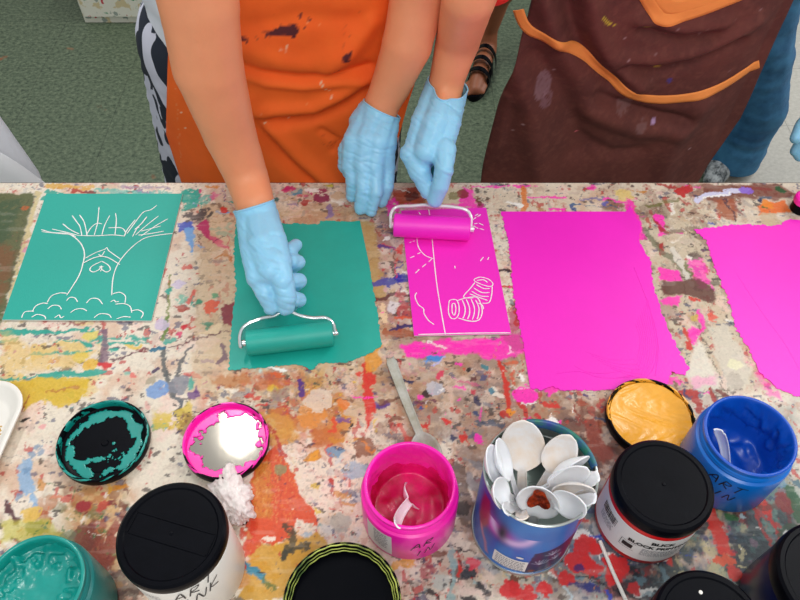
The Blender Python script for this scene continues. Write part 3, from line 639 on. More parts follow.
# around the can
K.line(Tl((455,470),(462,500),(468,520)), .018, (96,70,60), .7, patch=.36); K.dot(Tp(462,508), .008, BLK, .7, patch=.4); K.line(Tl((452,552),(454,580),(452,600)), .006, (140,180,180), .7, patch=.2)
K.line(Tl((395,566),(410,560)), .008, (226,170,70), .8, patch=.35)
K.dot(Tp(421,558), .004, (110,20,60), .95); K.dot(Tp(428,571), .008, (170,70,80), .7, patch=.44); K.dot(Tp(468,572), .006, (40,50,60), .9, ry=.008, patch=.3); K.dot(Tp(472,565), .005, (220,70,90), .85, patch=.3)
K.dot(Tp(440,583), .008, (190,196,186), .8, patch=.34); K.line(Tl((480,584),(488,592)), .006, (40,44,50), .9, patch=.3); K.line(Tl((426,592),(436,597)), .005, (50,40,40), .9, patch=.25)
for i in range(50): K.dot(Tp(random.uniform(400,500), random.uniform(560,600)), random.uniform(.0006,.002), random.choice([BLK,RED,NAV,BRN]), .75)
for p, r in (((585,545),.012),((578,562),.014),((590,570),.010),((566,580),.009),((616,566),.013),((612,576),.009),((596,548),.008),((510,590),.010),((525,594),.010),((545,590),.008),((634,588),.006)):
    K.dot(Tp(*p), r, (214,44,48), .92, ry=r*.8, patch=.28)
K.dot(Tp(580,568), .004, (40,40,120), .8); K.line(Tl((570,585),(600,590)), .005, (50,50,120), .8, patch=.3); K.dot(Tp(600,528), .010, (190,190,190), .6, patch=.4)
# lower right streaks
K.line(Tl((710,512),(714,530),(724,545)), .014, (206,60,46), .9, patch=.25); K.line(Tl((716,562),(722,556),(732,562)), .008, (214,90,50), .9, patch=.25); K.line(Tl((728,568),(736,575)), .008, (206,54,44), .9, patch=.2)
K.line(Tl((752,506),(760,524),(764,534),(778,552)), .005, (176,40,36), .92, patch=.1); K.line(Tl((762,500),(770,518),(784,548)), .0055, (196,30,30), .95); K.dot(Tp(764,508), .006, (210,50,36), .95); K.line(Tl((740,508),(743,522)), .004, (150,60,60), .8)
K.line(Tl((750,507),(780,506)), .004, (110,60,50), .7, patch=.3); K.dot(Tp(784,502), .010, (150,40,40), .85, patch=.34); K.line(Tl((790,490),(800,520)), .012, (44,100,60), .85, patch=.34); K.dot(Tp(790,536), .013, (40,80,50), .8, patch=.34)
K.line(Tl((756,530),(762,531)), .002, WHT, .95); K.dot(Tp(757,568), .0025, (200,214,190), .95, ry=.0035); K.dot(Tp(744,517), .003, (190,210,214), .9, patch=.2); K.dot(Tp(786,531), .003, WHT, .8, patch=.3); K.dot(Tp(744,549), .0014, WHT, .9); K.dot(Tp(780,482), .008, (120,160,180), .7, patch=.34)
K.line(Tl((586,530),(592,537),(598,540)), .0014, WHT, .9); K.line(Tl((565,590),(572,600)), .003, (200,214,220), .8)
K.dot(Tp(654,566), .0012, WHT, .9)
# small specks everywhere
for i in range(900):
    K.dot((random.uniform(-.6, .6), random.uniform(.17, .75)), random.uniform(.0004, .0012) * random.choice([1, 1, 1, 1.8]),
          random.choice([BLK,BRN,(150,130,120),(200,90,80),NAV,(206,150,90),WHT,(190,100,140),(120,160,160)]), random.uniform(.4, .8))
# crazed dark veins and worn pale scratches
vv = np.abs(fbm(K.U0 * 60, K.V0 * 60, 200, 5) - .5); K.field((1 - sst(0, .006, vv)) * sst(.5, .6, fbm(K.U0 * 12, K.V0 * 12, 210, 3)), (96,70,60), .35)
K.field(sst(.62, .7, fbm(K.U0 * 30, K.V0 * 160, 220, 4)), (240,232,222), .10)
K.C = np.clip(K.C, 0, 1) ** 1.2 * 1.02
K.attr(me)
table = empty('work_table', (0, 0.37, 0), 'long work table with its top covered all over in dried multicoloured paint', 'table')
mt = mat('paint_crusted_board', (220, 210, 200), 0.5, 0.5, 300, 0.09, 300, attr='paint', bdist=0.0008)
link_mesh('table_top', me, mt, table, smooth=True)
g = G(); g.add(*box((-1.2, YE - .004, TZ - .035), (1.2, YE + .0015, TZ - .0006))); g.add(*box((-1.2, -.02, TZ - .035), (1.2, YE - .004, TZ - .0012)))
g.obj('table_edge', M['wood_edge'], table, smooth=False)
for x in (-1.12, 1.12):
    for y in (.05, YE - .07):
        g = G(); g.add(*box((x - .02, y - .02, 0), (x + .02, y + .02, TZ - .035))); g.obj('leg', M['steel_leg'], table, smooth=False)
# ================================================================= THINGS ON THE TABLE
def ragged(pts, jag=0.0015, step=0.002, seed=0, flat=()):
    """outline (table metres) with a rolled-ink edge; sides listed in flat stay straight"""
    out = []; n = len(pts)
    for i in range(n):
        a = Vector(pts[i]).to_2d() if False else Vector((pts[i][0], pts[i][1])); b = Vector((pts[(i + 1) % n][0], pts[(i + 1) % n][1]))
        L = (b - a).length; k = max(1, int(L / step)); t = (b - a) / L; nr = Vector((-t.y, t.x))
        for j in range(k):
            p = a + (b - a) * (j / k)
            if i not in flat:
                x = np.array([p.x * 260 + seed]); y = np.array([p.y * 260])
                d = (fbm(x, y, seed, 4)[0] - .5) * 2 * jag * 2.2 + (random.random() - .5) * jag * .5
                p = p + nr * d
            out.append((p.x, p.y))
    return out
def slab(name, outline, z0, th, m, ridges=(), parent=None, mside=None):
    from mathutils.geometry import delaunay_2d_cdt
    n = len(outline); cv, ce, cf, _, _, _ = delaunay_2d_cdt([Vector(p) for p in outline], [(i, (i + 1) % n) for i in range(n)], [], 1, 1e-7)
    bm = bmesh.new(); top = [bm.verts.new((x.x, x.y, z0 + th)) for x in cv]
    for q in cf: bm.faces.new([top[i] for i in q])
    vs_ = [bm.verts.new((x, y, z0 + th)) for x, y in outline]
    lo = [bm.verts.new((x, y, z0)) for x, y in outline]; n = len(lo); bm.normal_update()
    for i in range(n):
        q = bm.faces.new((vs_[i], vs_[(i + 1) % n], lo[(i + 1) % n], lo[i])); q.material_index = 1 if mside else 0
    bmesh.ops.remove_doubles(bm, verts=bm.verts, dist=1e-7)
    for q in bm.faces:
        if q.normal.z < -.5: q.normal_flip()
    for path, w_ in ridges:
        P = spline(path, 6); v, fc = tube([(p[0], p[1], z0 + th) for p in P], w_, 6)
        vv = [bm.verts.new((a.x, a.y, z0 + th + (a.z - z0 - th) * .8)) for a in v]
        for q in fc: bm.faces.new([vv[i] for i in q])
    me = bpy.data.meshes.new(name); bm.to_mesh(me); bm.free()
    return link_mesh(name, me, [m] + ([mside] if mside else []), parent, smooth=False)
def ribbon(bm_v, path, w_, z, n=5, wob=True):
    """carved line: flat strip following path at height z, collected into G"""
    P = spline([(a[0], a[1], 0) for a in path], n); v = []; f = []
    for i, p in enumerate(P):
        t = (P[min(i + 1, len(P) - 1)] - P[max(i - 1, 0)]); t.z = 0
        if t.length < 1e-9: t = Vector((1, 0, 0))
        t.normalize(); nn = Vector((-t.y, t.x, 0)); e = w_ / 2 * (random.uniform(.75, 1.15) if wob else 1)
        if i in (0, len(P) - 1): e *= .5
        v += [p + nn * e + Vector((0, 0, z)), p - nn * e + Vector((0, 0, z))]
    for i in range(len(P) - 1): f.append((2 * i, 2 * i + 1, 2 * i + 3, 2 * i + 2))
    bm_v.add(v, f, 0)
def join_into(o, o2):
    bm = bmesh.new(); bm.from_mesh(o.data); k = len(o.data.materials)
    n0 = len(bm.faces); bm.from_mesh(o2.data); bm.faces.ensure_lookup_table()
    for i in range(n0, len(bm.faces)): bm.faces[i].material_index = k
    o.data.materials.append(o2.data.materials[0]); bm.to_mesh(o.data); bm.free(); bpy.data.objects.remove(o2)

# --- rolled-out ink patches
s1 = ragged(Tl((236,223),(300,224),(318,225),(321,221),(352,222),(360,221),(370,268),(382,342),(381,347),(364,356),(345,363),(318,364),(312,370),(300,365),(284,366),(262,368),(229,370),(231,330),(236,290),(234,250)), .0011, .0014, 3, flat=(4,5))
o = slab('rolled_ink_patch', s1, TZ + .0002, .0006, M['teal_ink']); tag(o, 'teal ink patch rolled out on the table under the left roller', 'ink patch', 'rolled out ink patches')
s2 = ragged(Tl((501,212),(626,212),(630,206),(640,224),(640,244),(650,260),(654,290),(664,320),(678,350),(688,368),(684,376),(672,372),(668,384),(655,389),(560,391),(552,386),(541,390),(530,388),(524,350),(513,290),(508,240)), .0013, .0014, 11, flat=(0,17))
rd = []
for k in range(9):
    rd.append(([Tp(648 - k * 1.6, 300 + k * 3), Tp(656 - k * 2, 345), Tp(654 - k * 3, 366 + k), Tp(646 - k * 4, 378)], .0003 + .0001 * (k == 0)))
for k in range(5):
    rd.append(([Tp(585 + k * 6, 352 + k * 4), Tp(610 + k * 5, 360 + k * 4), Tp(634 + k * 3, 360 + k * 5)], .0003))
rd.append(([Tp(556,374),Tp(580,372),Tp(600,378),Tp(630,378)], .0005)); rd.append(([Tp(634,268),Tp(650,310),Tp(658,345),Tp(655,376)], .0005))
rd.append(([Tp(574,366),Tp(586,372),Tp(604,374),Tp(622,371)], .0004))
o = slab('rolled_ink_patch', s2, TZ + .0002, .0008, M['pink_ink'], rd); tag(o, 'large bright pink ink patch with squeegee ridges in the middle of the table', 'ink patch', 'rolled out ink patches')
s3 = ragged(Tl((694,230),(740,225),(778,226),(790,219),(830,225),(900,400),(800,398),(776,388),(760,374),(750,352),(736,330),(728,300),(712,262),(706,240)), .0016, .0014, 23)
o = slab('rolled_ink_patch', s3, TZ + .0002, .0007, M['pink_ink'], [([Tp(735,272),Tp(760,310),Tp(785,345),Tp(800,372)], .0003)]); tag(o, 'bright pink ink patch running off the right-hand side of the photo', 'ink patch', 'rolled out ink patches')

# --- printing plates with scratched drawings
def plate(name, corners, m, strokes, label, w_, th=.0016):
    o = slab(name, ragged(Tl(*corners), 0.0, .004, flat=(0, 1, 2, 3)), TZ + .0010, th, m, mside=M['foam'])
    g = G(); z = TZ + .0010 + th + .00012
    for s in strokes:
        ww = w_; z += .000012
        if isinstance(s[0], (int, float)): ww = s[0]; s = s[1]
        ribbon(g, Tl(*s), ww, z)
    l = g.obj('lines', M['white_line'], None, sharp=0); join_into(o, l)
    tag(o, label, 'printing plate', 'foam printing plates'); return o
T1 = lambda *p: [(a / 3.53, 180 + b / 3.53) for a, b in p]     # drawing digitised on an enlarged view
tree = [T1(*p) for p in (
 [(148,180),(185,190),(245,196),(285,226),(300,262),(295,300),(280,345),(238,412)],
 [(150,187),(200,193),(250,197),(270,205)],
 [(186,178),(230,188),(285,202)], [(224,160),(250,180),(282,196)],
 [(257,130),(275,155),(285,170),(292,203)], [(283,128),(298,150),(305,175),(310,203)],
 [(308,198),(325,172),(345,158),(362,160)], [(352,100),(350,125),(346,160),(335,200)],
 [(390,130),(372,165),(362,200)], [(410,122),(413,150),(408,200)],
 [(280,201),(340,202),(400,199),(440,203)], [(385,174),(430,174),(445,190),(440,205)],
 [(440,205),(452,180),(480,145)], [(450,195),(490,140),(510,118),(535,110),(556,94)],
 [(478,180),(500,160),(520,135)], [(470,205),(485,178),(495,172)], [(480,200),(520,165),(562,132)],
 [(500,203),(550,168),(595,142)], [(500,186),(530,178),(570,168)], [(490,200),(530,195),(580,186)],
 [(612,194),(560,200),(510,212),(460,250),(420,300),(402,350),(397,412)],
 [(303,282),(340,262),(372,250),(380,244),(388,256),(430,286)], [(350,268),(362,272),(372,256)],
 [(297,298),(340,278),(380,278),(425,304)],
 [(362,292),(330,308),(320,322),(332,330),(352,322),(360,308)], [(362,292),(385,306),(392,322),(378,330),(362,322),(358,328)],
 [(360,308),(362,322)], [(352,312),(368,312)],
 [(80,492),(90,472),(115,468),(122,470)], [(118,470),(130,450),(155,440),(172,442)], [(170,438),(185,415),(215,404),(240,406)],
 [(238,432),(250,420),(268,422),(277,436)], [(172,460),(190,448),(212,450),(220,462)],
 [(308,440),(325,424),(350,426),(365,444)], [(252,474),(270,462),(295,460),(310,468)],
 [(115,490),(135,480),(160,486),(165,496)], [(196,492),(212,482),(218,492),(230,486)],
 [(335,492),(355,478),(385,480),(396,492)], [(400,408),(425,402),(445,415),(444,440)],
 [(393,436),(405,430),(412,436),(422,434)], [(410,444),(440,442),(462,452),(468,474)],
 [(466,468),(490,464),(508,476),(500,494)], [(414,496),(440,488),(464,490)])]
for t in (0,3,14,23): tree.append([(a + .35, b + .2) for a, b in tree[t]])
plate('printing_plate', ((47,195),(183,195),(152,322),(3,321)), M['teal_print'], tree, 'teal foam printing plate with a tree drawing, at the left end of the table', .0013)
P1 = lambda *p: [(370 + a / 3, 180 + b / 3) for a, b in p]
pots = [P1(*p) for p in (
 [(176,92),(180,120),(186,180),(198,300),(212,390),(226,468)], [(140,170),(145,205),(165,230),(190,240)],
 [(146,100),(154,112)], [(118,192),(124,190)], [(128,188),(134,187)], [(120,238),(134,232)], [(142,226),(152,222)], [(186,240),(176,250)], [(168,256),(156,266)], [(148,272),(136,284)],
 [(308,124),(318,116)], [(322,114),(332,108)], [(312,136),(322,134)], [(326,134),(340,140)], [(310,142),(324,150)], [(328,150),(342,154)], [(314,112),(324,106)],
 [(140,342),(135,355),(145,378),(160,390),(162,405),(175,425),(192,438)],
 [(330,248),(336,240),(340,236)], [(356,236),(352,244)], [(254,262),(255,270)],
 [(312,302),(330,296),(355,302),(368,316),(360,324),(335,318),(314,308),(312,302)], [(320,306),(340,304),(352,312)],
 [(314,312),(300,330),(282,350),(284,358),(310,358)], [(366,324),(364,350),(356,372),(336,374)],
 [(318,318),(340,330),(358,330)], [(310,328),(335,342),(358,342)], [(304,338),(330,352),(356,354)], [(298,346),(325,356),(352,366)],
 [(236,375),(240,365),(258,364),(266,380),(266,405),(256,420),(242,418),(235,400),(236,375)], [(246,376),(254,376),(257,395),(252,410),(246,400),(246,376)],
 [(262,366),(290,358),(318,356),(330,372),(336,400),(326,424),(300,428),(262,418)],
 [(276,364),(284,385),(284,405),(278,420)], [(288,362),(297,385),(298,405),(292,422)], [(302,360),(312,385),(312,405),(306,424)], [(316,364),(326,388),(324,412),(320,422)],
 [(324,374),(336,380),(340,392)], [(145,468),(226,466),(300,464),(420,463)])]
plate('printing_plate', ((401,212),(486,209),(511,335),(414,337)), M['pink_print'], pots, 'pink foam printing plate with two pots scratched into it', .0013)

# --- brayers
def brayer(A, B, H, pathL, pathR, handle_end, inkm, wirem, rollr, label, wr=.0021):
    """A,B axle ends; H neck of the handle"""
    root = empty('ink_roller', ((A + B) / 2) - Vector((0, 0, rollr)), label, 'roller', 'ink rollers held in gloved hands')
    d = (B - A).normalized(); L = (B - A).length
    g = G(); n = 40; up = Vector((0, 0, 1)); sd = d.cross(up).normalized(); up = sd.cross(d)
    prof = [(0, 0), (.004, 0), (rollr * .93, 0), (rollr, .0012), (rollr, L - .0012), (rollr * .93, L), (.004, L), (0, L)]
    v = []; f = []
    for r, t in prof:
        for k in range(n):
            a = 2 * math.pi * k / n; v.append(A + d * t + (up * math.cos(a) + sd * math.sin(a)) * r)
    for j in range(len(prof) - 1):
        for k in range(n): f.append((j * n + k, j * n + (k + 1) % n, (j + 1) * n + (k + 1) % n, (j + 1) * n + k))
    g.add(v, f); g.obj('roller_drum', inkm, root)
    g = G(); P = spline(list(pathL) + [H] + list(pathR), 8)
    v, f = tube(P, wr, 10); g.add(v, f); g.obj('wire_frame', wirem, root)
    for E, s in ((A, -1), (B, 1)):
        g = G(); v, f = tube([E - d * s * .001, E + d * s * .005], .004, 16); g.add(v, f); g.obj('axle_cap', wirem, root)
    g = G(); hp = [H, H + (handle_end - H) * .12, H + (handle_end - H) * .3, H + (handle_end - H) * .8, handle_end]
    v, f = tube(hp, .007, 16, [.0035, .007, .0095, .0095, .006]); g.add(v, f); g.obj('handle', M['gold_band'], root)
    return root
A = atT(247,343,.0165); B = atT(333,333,.0165)
brayer(A, B, atT(286,310,.037),
       [A + Vector((-.005, 0, -.001)), atT(241,347,.018), atT(240,336,.024), atT(245,326,.028), atT(260,319,.030), atT(274,316,.033)],
       [atT(298,315,.033), atT(312,318,.030), atT(326,318,.028), atT(333,324,.024), atT(335,333,.018), B + Vector((.005, 0, -.001))],
       atT(272,255,.058), M['teal_ink'], M['chrome'], .0152, 'teal inked roller on the teal ink patch, held by the left-hand glove')
A = atT(394,225,.0185); B = atT(470,229,.0185)
brayer(A, B, atT(432,206,.040),
       [A + Vector((-.005, 0, -.001)), atT(391,226,.020), atT(391,214,.026), atT(397,207,.030), atT(412,206,.035), atT(424,205,.038)],
       [atT(440,206,.038), atT(453,207,.034), atT(466,210,.030), atT(471,217,.026), atT(471,227,.020), B + Vector((.005, 0, -.001))],
       atT(440,150,.075), M['pink_ink'], M['white_wire'], .0155, 'pink inked roller with white wire frame on the pink drawing plate')

# --- helpers for jars
def film(name, c, R, mask, m, parent, lift=.0006, nr=46, na=150, dome=None):
    """dried paint clinging to a round surface: real thin sheet where mask(r,a)>0"""
    v = []; f = []; keep = {}
    rr = [R * (i + .0) / nr for i in range(nr + 1)]
    for i, r in enumerate(rr):
        for k in range(na):
            a = 2 * math.pi * k / na
            z = (dome(r, a) if dome else 0)
            v.append((c[0] + r * math.cos(a), c[1] + r * math.sin(a), c[2] + lift + z))
    RR = np.array([(rr[i] + rr[i + 1]) / 2 for i in range(nr)]); AA = np.array([2 * math.pi * (k + .5) / na for k in range(na)])
    r2, a2 = np.meshgrid(RR, AA, indexing='ij'); mk = mask(r2 / R, a2)
    for i in range(nr):
        for k in range(na):
            if mk[i, k] > 0: f.append((i * na + k, i * na + (k + 1) % na, (i + 1) * na + (k + 1) % na, (i + 1) * na + k)[::-1])
    bm = bmesh.new(); vv = [bm.verts.new(p) for p in v]
    for q in f:
        try: bm.faces.new([vv[i] for i in q][::-1])
        except ValueError: pass
    loose = [x for x in bm.verts if not x.link_faces]; bmesh.ops.delete(bm, geom=loose, context='VERTS')
    bmesh.ops.remove_doubles(bm, verts=bm.verts, dist=1e-6)
    r = bmesh.ops.extrude_face_region(bm, geom=bm.faces[:])
    for x in [e for e in r['geom'] if isinstance(e, bmesh.types.BMVert)]: x.co.z += .0004
    bmesh.ops.recalc_face_normals(bm, faces=bm.faces)
    me = bpy.data.meshes.new(name); bm.to_mesh(me); bm.free()
    return link_mesh(name, me, m, parent)
def pn(r, a, s, sc_=4):        # noise on a disc
    return fbm(r * np.cos(a) * sc_ + 40, r * np.sin(a) * sc_ + 40, s, 5)
def loose_lid(px, py, R, label, h=.011, tilt=(0, 0), inner=None):
    c = atT(px, py, .004); c.z = TZ
    root = empty('jar_lid', c + Vector((0, 0, .0006)), label, 'lid', 'open jar lids lying upside down')
    prof = [(0, 0), (R - .003, 0), (R - .0008, .0008), (R, .003), (R, h), (R - .0006, h + .0012), (R - .0024, h + .0012), (R - .003, h), (R - .0032, .0042), (R - .006, .0028), (R * .70, .0024), (R * .68, .0030), (.004, .0030), (.003, .0042), (0, .0042)]
    v, f = lathe(prof, c + Vector((0, 0, .0006)), 96); g = G(); g.add(v, f)
    g.obj('lid_shell', M['black_plastic'], root, sharp=30)
    return root, c + Vector((0, 0, .0006))
# teal lid
r_, c_ = loose_lid(105, 443, .0475, 'black jar lid smeared with teal paint, on the left of the table')
def mk(r, a):
    n = pn(r, a, 5, 5); ring = np.exp(-((r - .80) / .13) ** 2)
    side = .5 + .5 * np.cos(a - 2.0)
    st_ = np.exp(-((r * np.cos(a) + .22) / .34) ** 2 - ((r * np.sin(a) + .42 - .15 * r * np.cos(a)) / .10) ** 2)
    return ring * (.72 + .25 * side) + st_ * .9 - .50 + (n - .5) * 1.9 - (r > .94) * .5
film('paint_smear', c_, .0442, mk, M['teal_wet'], r_, .0032)
def rimfilm(c, R, h, mask, m, parent, name='rim_paint'):   # paint on the inner wall and lip of a lid
    p0 = [(R - .0033, .004), (R - .0031, h), (R - .0022, h + .0016), (R - .0005, h + .0015), (R + .0003, h), (R + .0003, h * .55)]
    prof = []; SUB = 5
    for (a, b), (c2_, d2_) in zip(p0[:-1], p0[1:]): prof += [(a + (c2_ - a) * k / SUB, b + (d2_ - b) * k / SUB) for k in range(SUB)]
    prof.append(p0[-1]); na = 300; v = []; f = []
    for r, z in prof:
        for k in range(na):
            a = 2 * math.pi * k / na; v.append((c[0] + r * math.cos(a), c[1] + r * math.sin(a), c[2] + z))
    for j in range(len(prof) - 1):
        for k in range(na):
            if mask(j / SUB, 2 * math.pi * k / na): f.append((j * na + k, j * na + (k + 1) % na, (j + 1) * na + (k + 1) % na, (j + 1) * na + k))
    g = G(); g.add(v, f); return g.obj(name, m, parent, sharp=0)
def nz1(j, a, s, sc_=3): return float(fbm(np.array([math.cos(a) * sc_ + 30 + j * .7]), np.array([math.sin(a) * sc_ + 30]), s, 4)[0])
rimfilm(c_, .0475, .011, lambda j, a: nz1(j, a, 4, 5) > .54 and j < 4, M['teal_wet'], r_)
# pink lid with foil liner
r_, c_ = loose_lid(227, 443, .0450, 'black jar lid with foil liner ringed in pink paint')
v, f = lathe([(0, .0046), (.0405, .0046), (.041, .0038)], c_, 80); g = G(); g.add(v, f); g.obj('foil_liner', M['foil'], r_)
film('paint_smear', c_, .0420, lambda r, a: (r - .80) * 3.2 + (pn(r, a, 8, 5) - .5) * 2.4 + .25 * np.cos(a - 3.3) - .05, M['pink_wet'], r_, .0052)
rimfilm(c_, .0450, .011, lambda j, a: j < 2 or (nz1(j, a, 6, 4) > .52 and j < 4), M['pink_wet'], r_)
# yellow lid
r_, c_ = loose_lid(649, 420, .0470, 'black jar lid thick with yellow paint behind the red jar', h=.012)
def ydome(r, a):
    x, y = r * math.cos(a), r * math.sin(a)
    return .004 * (r / .044) ** 3 + .0035 * float(fbm(np.array([x * 60 + 5 + 1.5 * math.sin(y * 90)]), np.array([y * 60 + 5]), 66, 3)[0])
film('yellow_paint', c_, .0432, lambda r, a: 1 - .0 * r + 0 * a, M['yellow_wet'], r_, .0046, dome=ydome)
rimfilm(c_, .0470, .012, lambda j, a: nz1(j, a, 9, 5) > .52 and j < 4 and math.sin(a + .4) > -.5, M['yellow_wet'], r_)

def jar_body(root, c, R, H, m, wall=.0016, name='jar', neck=True, depth=None):
    depth = depth if depth is not None else .004
    p = [(0, 0), (R - .006, 0), (R - .002, .0012), (R, .005), (R, H - .018), (R - .001, H - .0155), (R - .0035, H - .014), (R - .0042, H - .012),
         (R - .003, H - .011), (R - .0042, H - .0095), (R - .003, H - .0075), (R - .0042, H - .006), (R - .0042, H - .001), (R - .0048, H), (R - .0062, H), (R - .0068, H - .001), (R - .0068, depth), (0, depth)]
    if not neck: p = [(0, 0), (R - .006, 0), (R - .002, .0012), (R, .005), (R, H - .004), (R + .0012, H - .003), (R + .0012, H - .0008), (R, H), (R - .0016, H), (R - .002, H - .001), (R - .002, depth), (0, depth)]
    v, f = lathe(p, c, 112); g = G(); g.add(v, f); return g.obj(name, m, root, sharp=30)
def wrap(g, glyphs_v, glyphs_f, c, R, a0, z0):
    """bend a flat drawing (x right, y up, metres) onto a vertical cylinder, centred at angle a0"""
    v = [(c[0] + R * math.cos(a0 + x / R), c[1] + R * math.sin(a0 + x / R), c[2] + z0 + y) for x, y in glyphs_v]
    g.add(v, glyphs_f)
def flat_strokes(strokes, w_):
    v = []; f = []
    for s in strokes:
        P = spline([(a, b, 0) for a, b in s], 6); k0 = len(v)
        for i, p in enumerate(P):
            t = P[min(i + 1, len(P) - 1)] - P[max(i - 1, 0)]; t = t.normalized() if t.length > 1e-9 else Vector((1, 0, 0))
            v += [(p.x - t.y * w_ / 2, p.y + t.x * w_ / 2), (p.x + t.y * w_ / 2, p.y - t.x * w_ / 2)]
        for i in range(len(P) - 1): k = k0 + 2 * i; f.append((k, k + 1, k + 3, k + 2))
    return v, f
def text_flat(s, size, bold=0.0):
    cu = bpy.data.curves.new('t', 'FONT'); cu.body = s; cu.size = size; cu.align_x = 'CENTER'; cu.offset = bold; cu.resolution_u = 3
    o = bpy.data.objects.new('t', cu); COL.objects.link(o); bpy.context.view_layer.update()
    me = bpy.data.meshes.new_from_object(o.evaluated_get(bpy.context.evaluated_depsgraph_get()))
    v = [(p.co.x, p.co.y) for p in me.vertices]; f = [tuple(q.vertices) for q in me.polygons]
    bpy.data.objects.remove(o); bpy.data.meshes.remove(me); return v, f
def rect(x0, y0, x1, y1, n=6):
    v = []; f = []
    for i in range(n + 1):
        x = x0 + (x1 - x0) * i / n; v += [(x, y0), (x, y1)]
    for i in range(n): f.append((2 * i, 2 * i + 2, 2 * i + 3, 2 * i + 1))
    return v, f
def patch_cyl(name, c, R, a0, w_, z0, z1, m, root, n=40, lift=.0003):
    v, f = lathe([(R + lift, z0), (R + lift, z1)], c, n, a0 - w_ / 2 / R, a0 + w_ / 2 / R)
    g = G(); g.add(v, f); return g.obj(name, m, root, sharp=0)
LET = {'A': [[(0,0),(.35,1),(.75,0)],[(.15,.4),(.65,.45)]], 'R': [[(.05,0),(.1,1)],[(.1,1),(.6,.85),(.5,.55),(.1,.5),(.7,0)]], 'T': [[(.35,0),(.4,1)],[(0,.95),(.85,1.05)]],
       'I': [[(.3,0),(.35,1)]], 'N': [[(0,0),(.1,1),(.6,0),(.75,1)]], 'K': [[(.05,0),(.1,1)],[(.7,1),(.1,.5),(.8,0)]], 'M': [[(0,0),(.1,1),(.4,.3),(.75,1),(.8,0)]], 'D': [[(.05,0),(.1,1),(.6,.7),(.6,.25),(.05,0)]],
       'P': [[(.05,0),(.1,1)],[(.1,1),(.65,.85),(.5,.5),(.1,.45)]]}
def hand_text(s, size):
    v = []; f = []; x = 0
    for ch in s:
        if ch == ' ': x += size * .6; continue
        st_ = [[(x + a * size + b * size * .25, b * size) for a, b in k] for k in LET[ch]]
        vv, ff = flat_strokes(st_, size * .10); k0 = len(v); v += vv; f += [tuple(i + k0 for i in q) for q in ff]; x += size * 1.0
    return [(a - x / 2, b) for a, b in v], f
def small_print(root, c, R, a0, z0, w_, rows, dz, m, name='small_print', seg=3):
    g = G()
    for i in range(rows):
        x = -w_ / 2
        while x < w_ / 2 - .001:
            L = random.uniform(.001, .004); v, f = rect(x, 0, min(x + L, w_ / 2), dz * .34, 2); wrap(g, v, f, c, R, a0, z0 - i * dz); x += L + .0008
    return g.obj(name, m, root, sharp=0)
def cap(root, c, R, h, m=None, recess=.0015, name='lid', bar=None):
    p = [(R - .0004, 0), (R, .001), (R, h - .005), (R - .0008, h - .002), (R - .003, h), (R - .0065, h), (R - .0078, h - recess), (0, h - recess - .0004)]
    p = [(R - .003, 0)] + p
    v, f = lathe(p, c, 112); g = G(); g.add(v, f)
    v, f = lathe([(0, .0), (.0018, .0), (.0014, .0006), (0, .0007)][::-1], c + Vector((0, 0, h - recess - .0004)), 16); g.add(v, f)
    if bar:
        ca, sa = math.cos(bar), math.sin(bar); L = R * .78; W = R * .20; zt = h - recess
        for s in (-1, 1):
            q = []
            for (x, y) in ((-L, s * W - .0006), (L, s * W - .0006), (L, s * W + .0006), (-L, s * W + .0006)): q.append((x * ca - y * sa, x * sa + y * ca))
            lo = [(c[0] + x, c[1] + y, c[2] + zt - .0005) for x, y in q]; hi = [(c[0] + x, c[1] + y, c[2] + zt + .0006) for x, y in q]
            g.add(lo + hi, [(0,1,2,3)[::-1],(4,5,6,7),(0,1,5,4),(1,2,6,5),(2,3,7,6),(3,0,4,7)])
        for s in (-1, 1):
            q = []
            for (x, y) in ((s * L - .0006, -W), (s * L + .0006, -W), (s * L + .0006, W), (s * L - .0006, W)): q.append((x * ca - y * sa, x * sa + y * ca))
            lo = [(c[0] + x, c[1] + y, c[2] + zt - .0005) for x, y in q]; hi = [(c[0] + x, c[1] + y, c[2] + zt + .0006) for x, y in q]
            g.add(lo + hi, [(0,1,2,3)[::-1],(4,5,6,7),(0,1,5,4),(1,2,6,5),(2,3,7,6),(3,0,4,7)])
    return g.obj(name, m or M['black_plastic'], root, sharp=30)
def base_of(px, py, h): p = atT(px, py, h); return Vector((p.x, p.y, TZ + .0008))
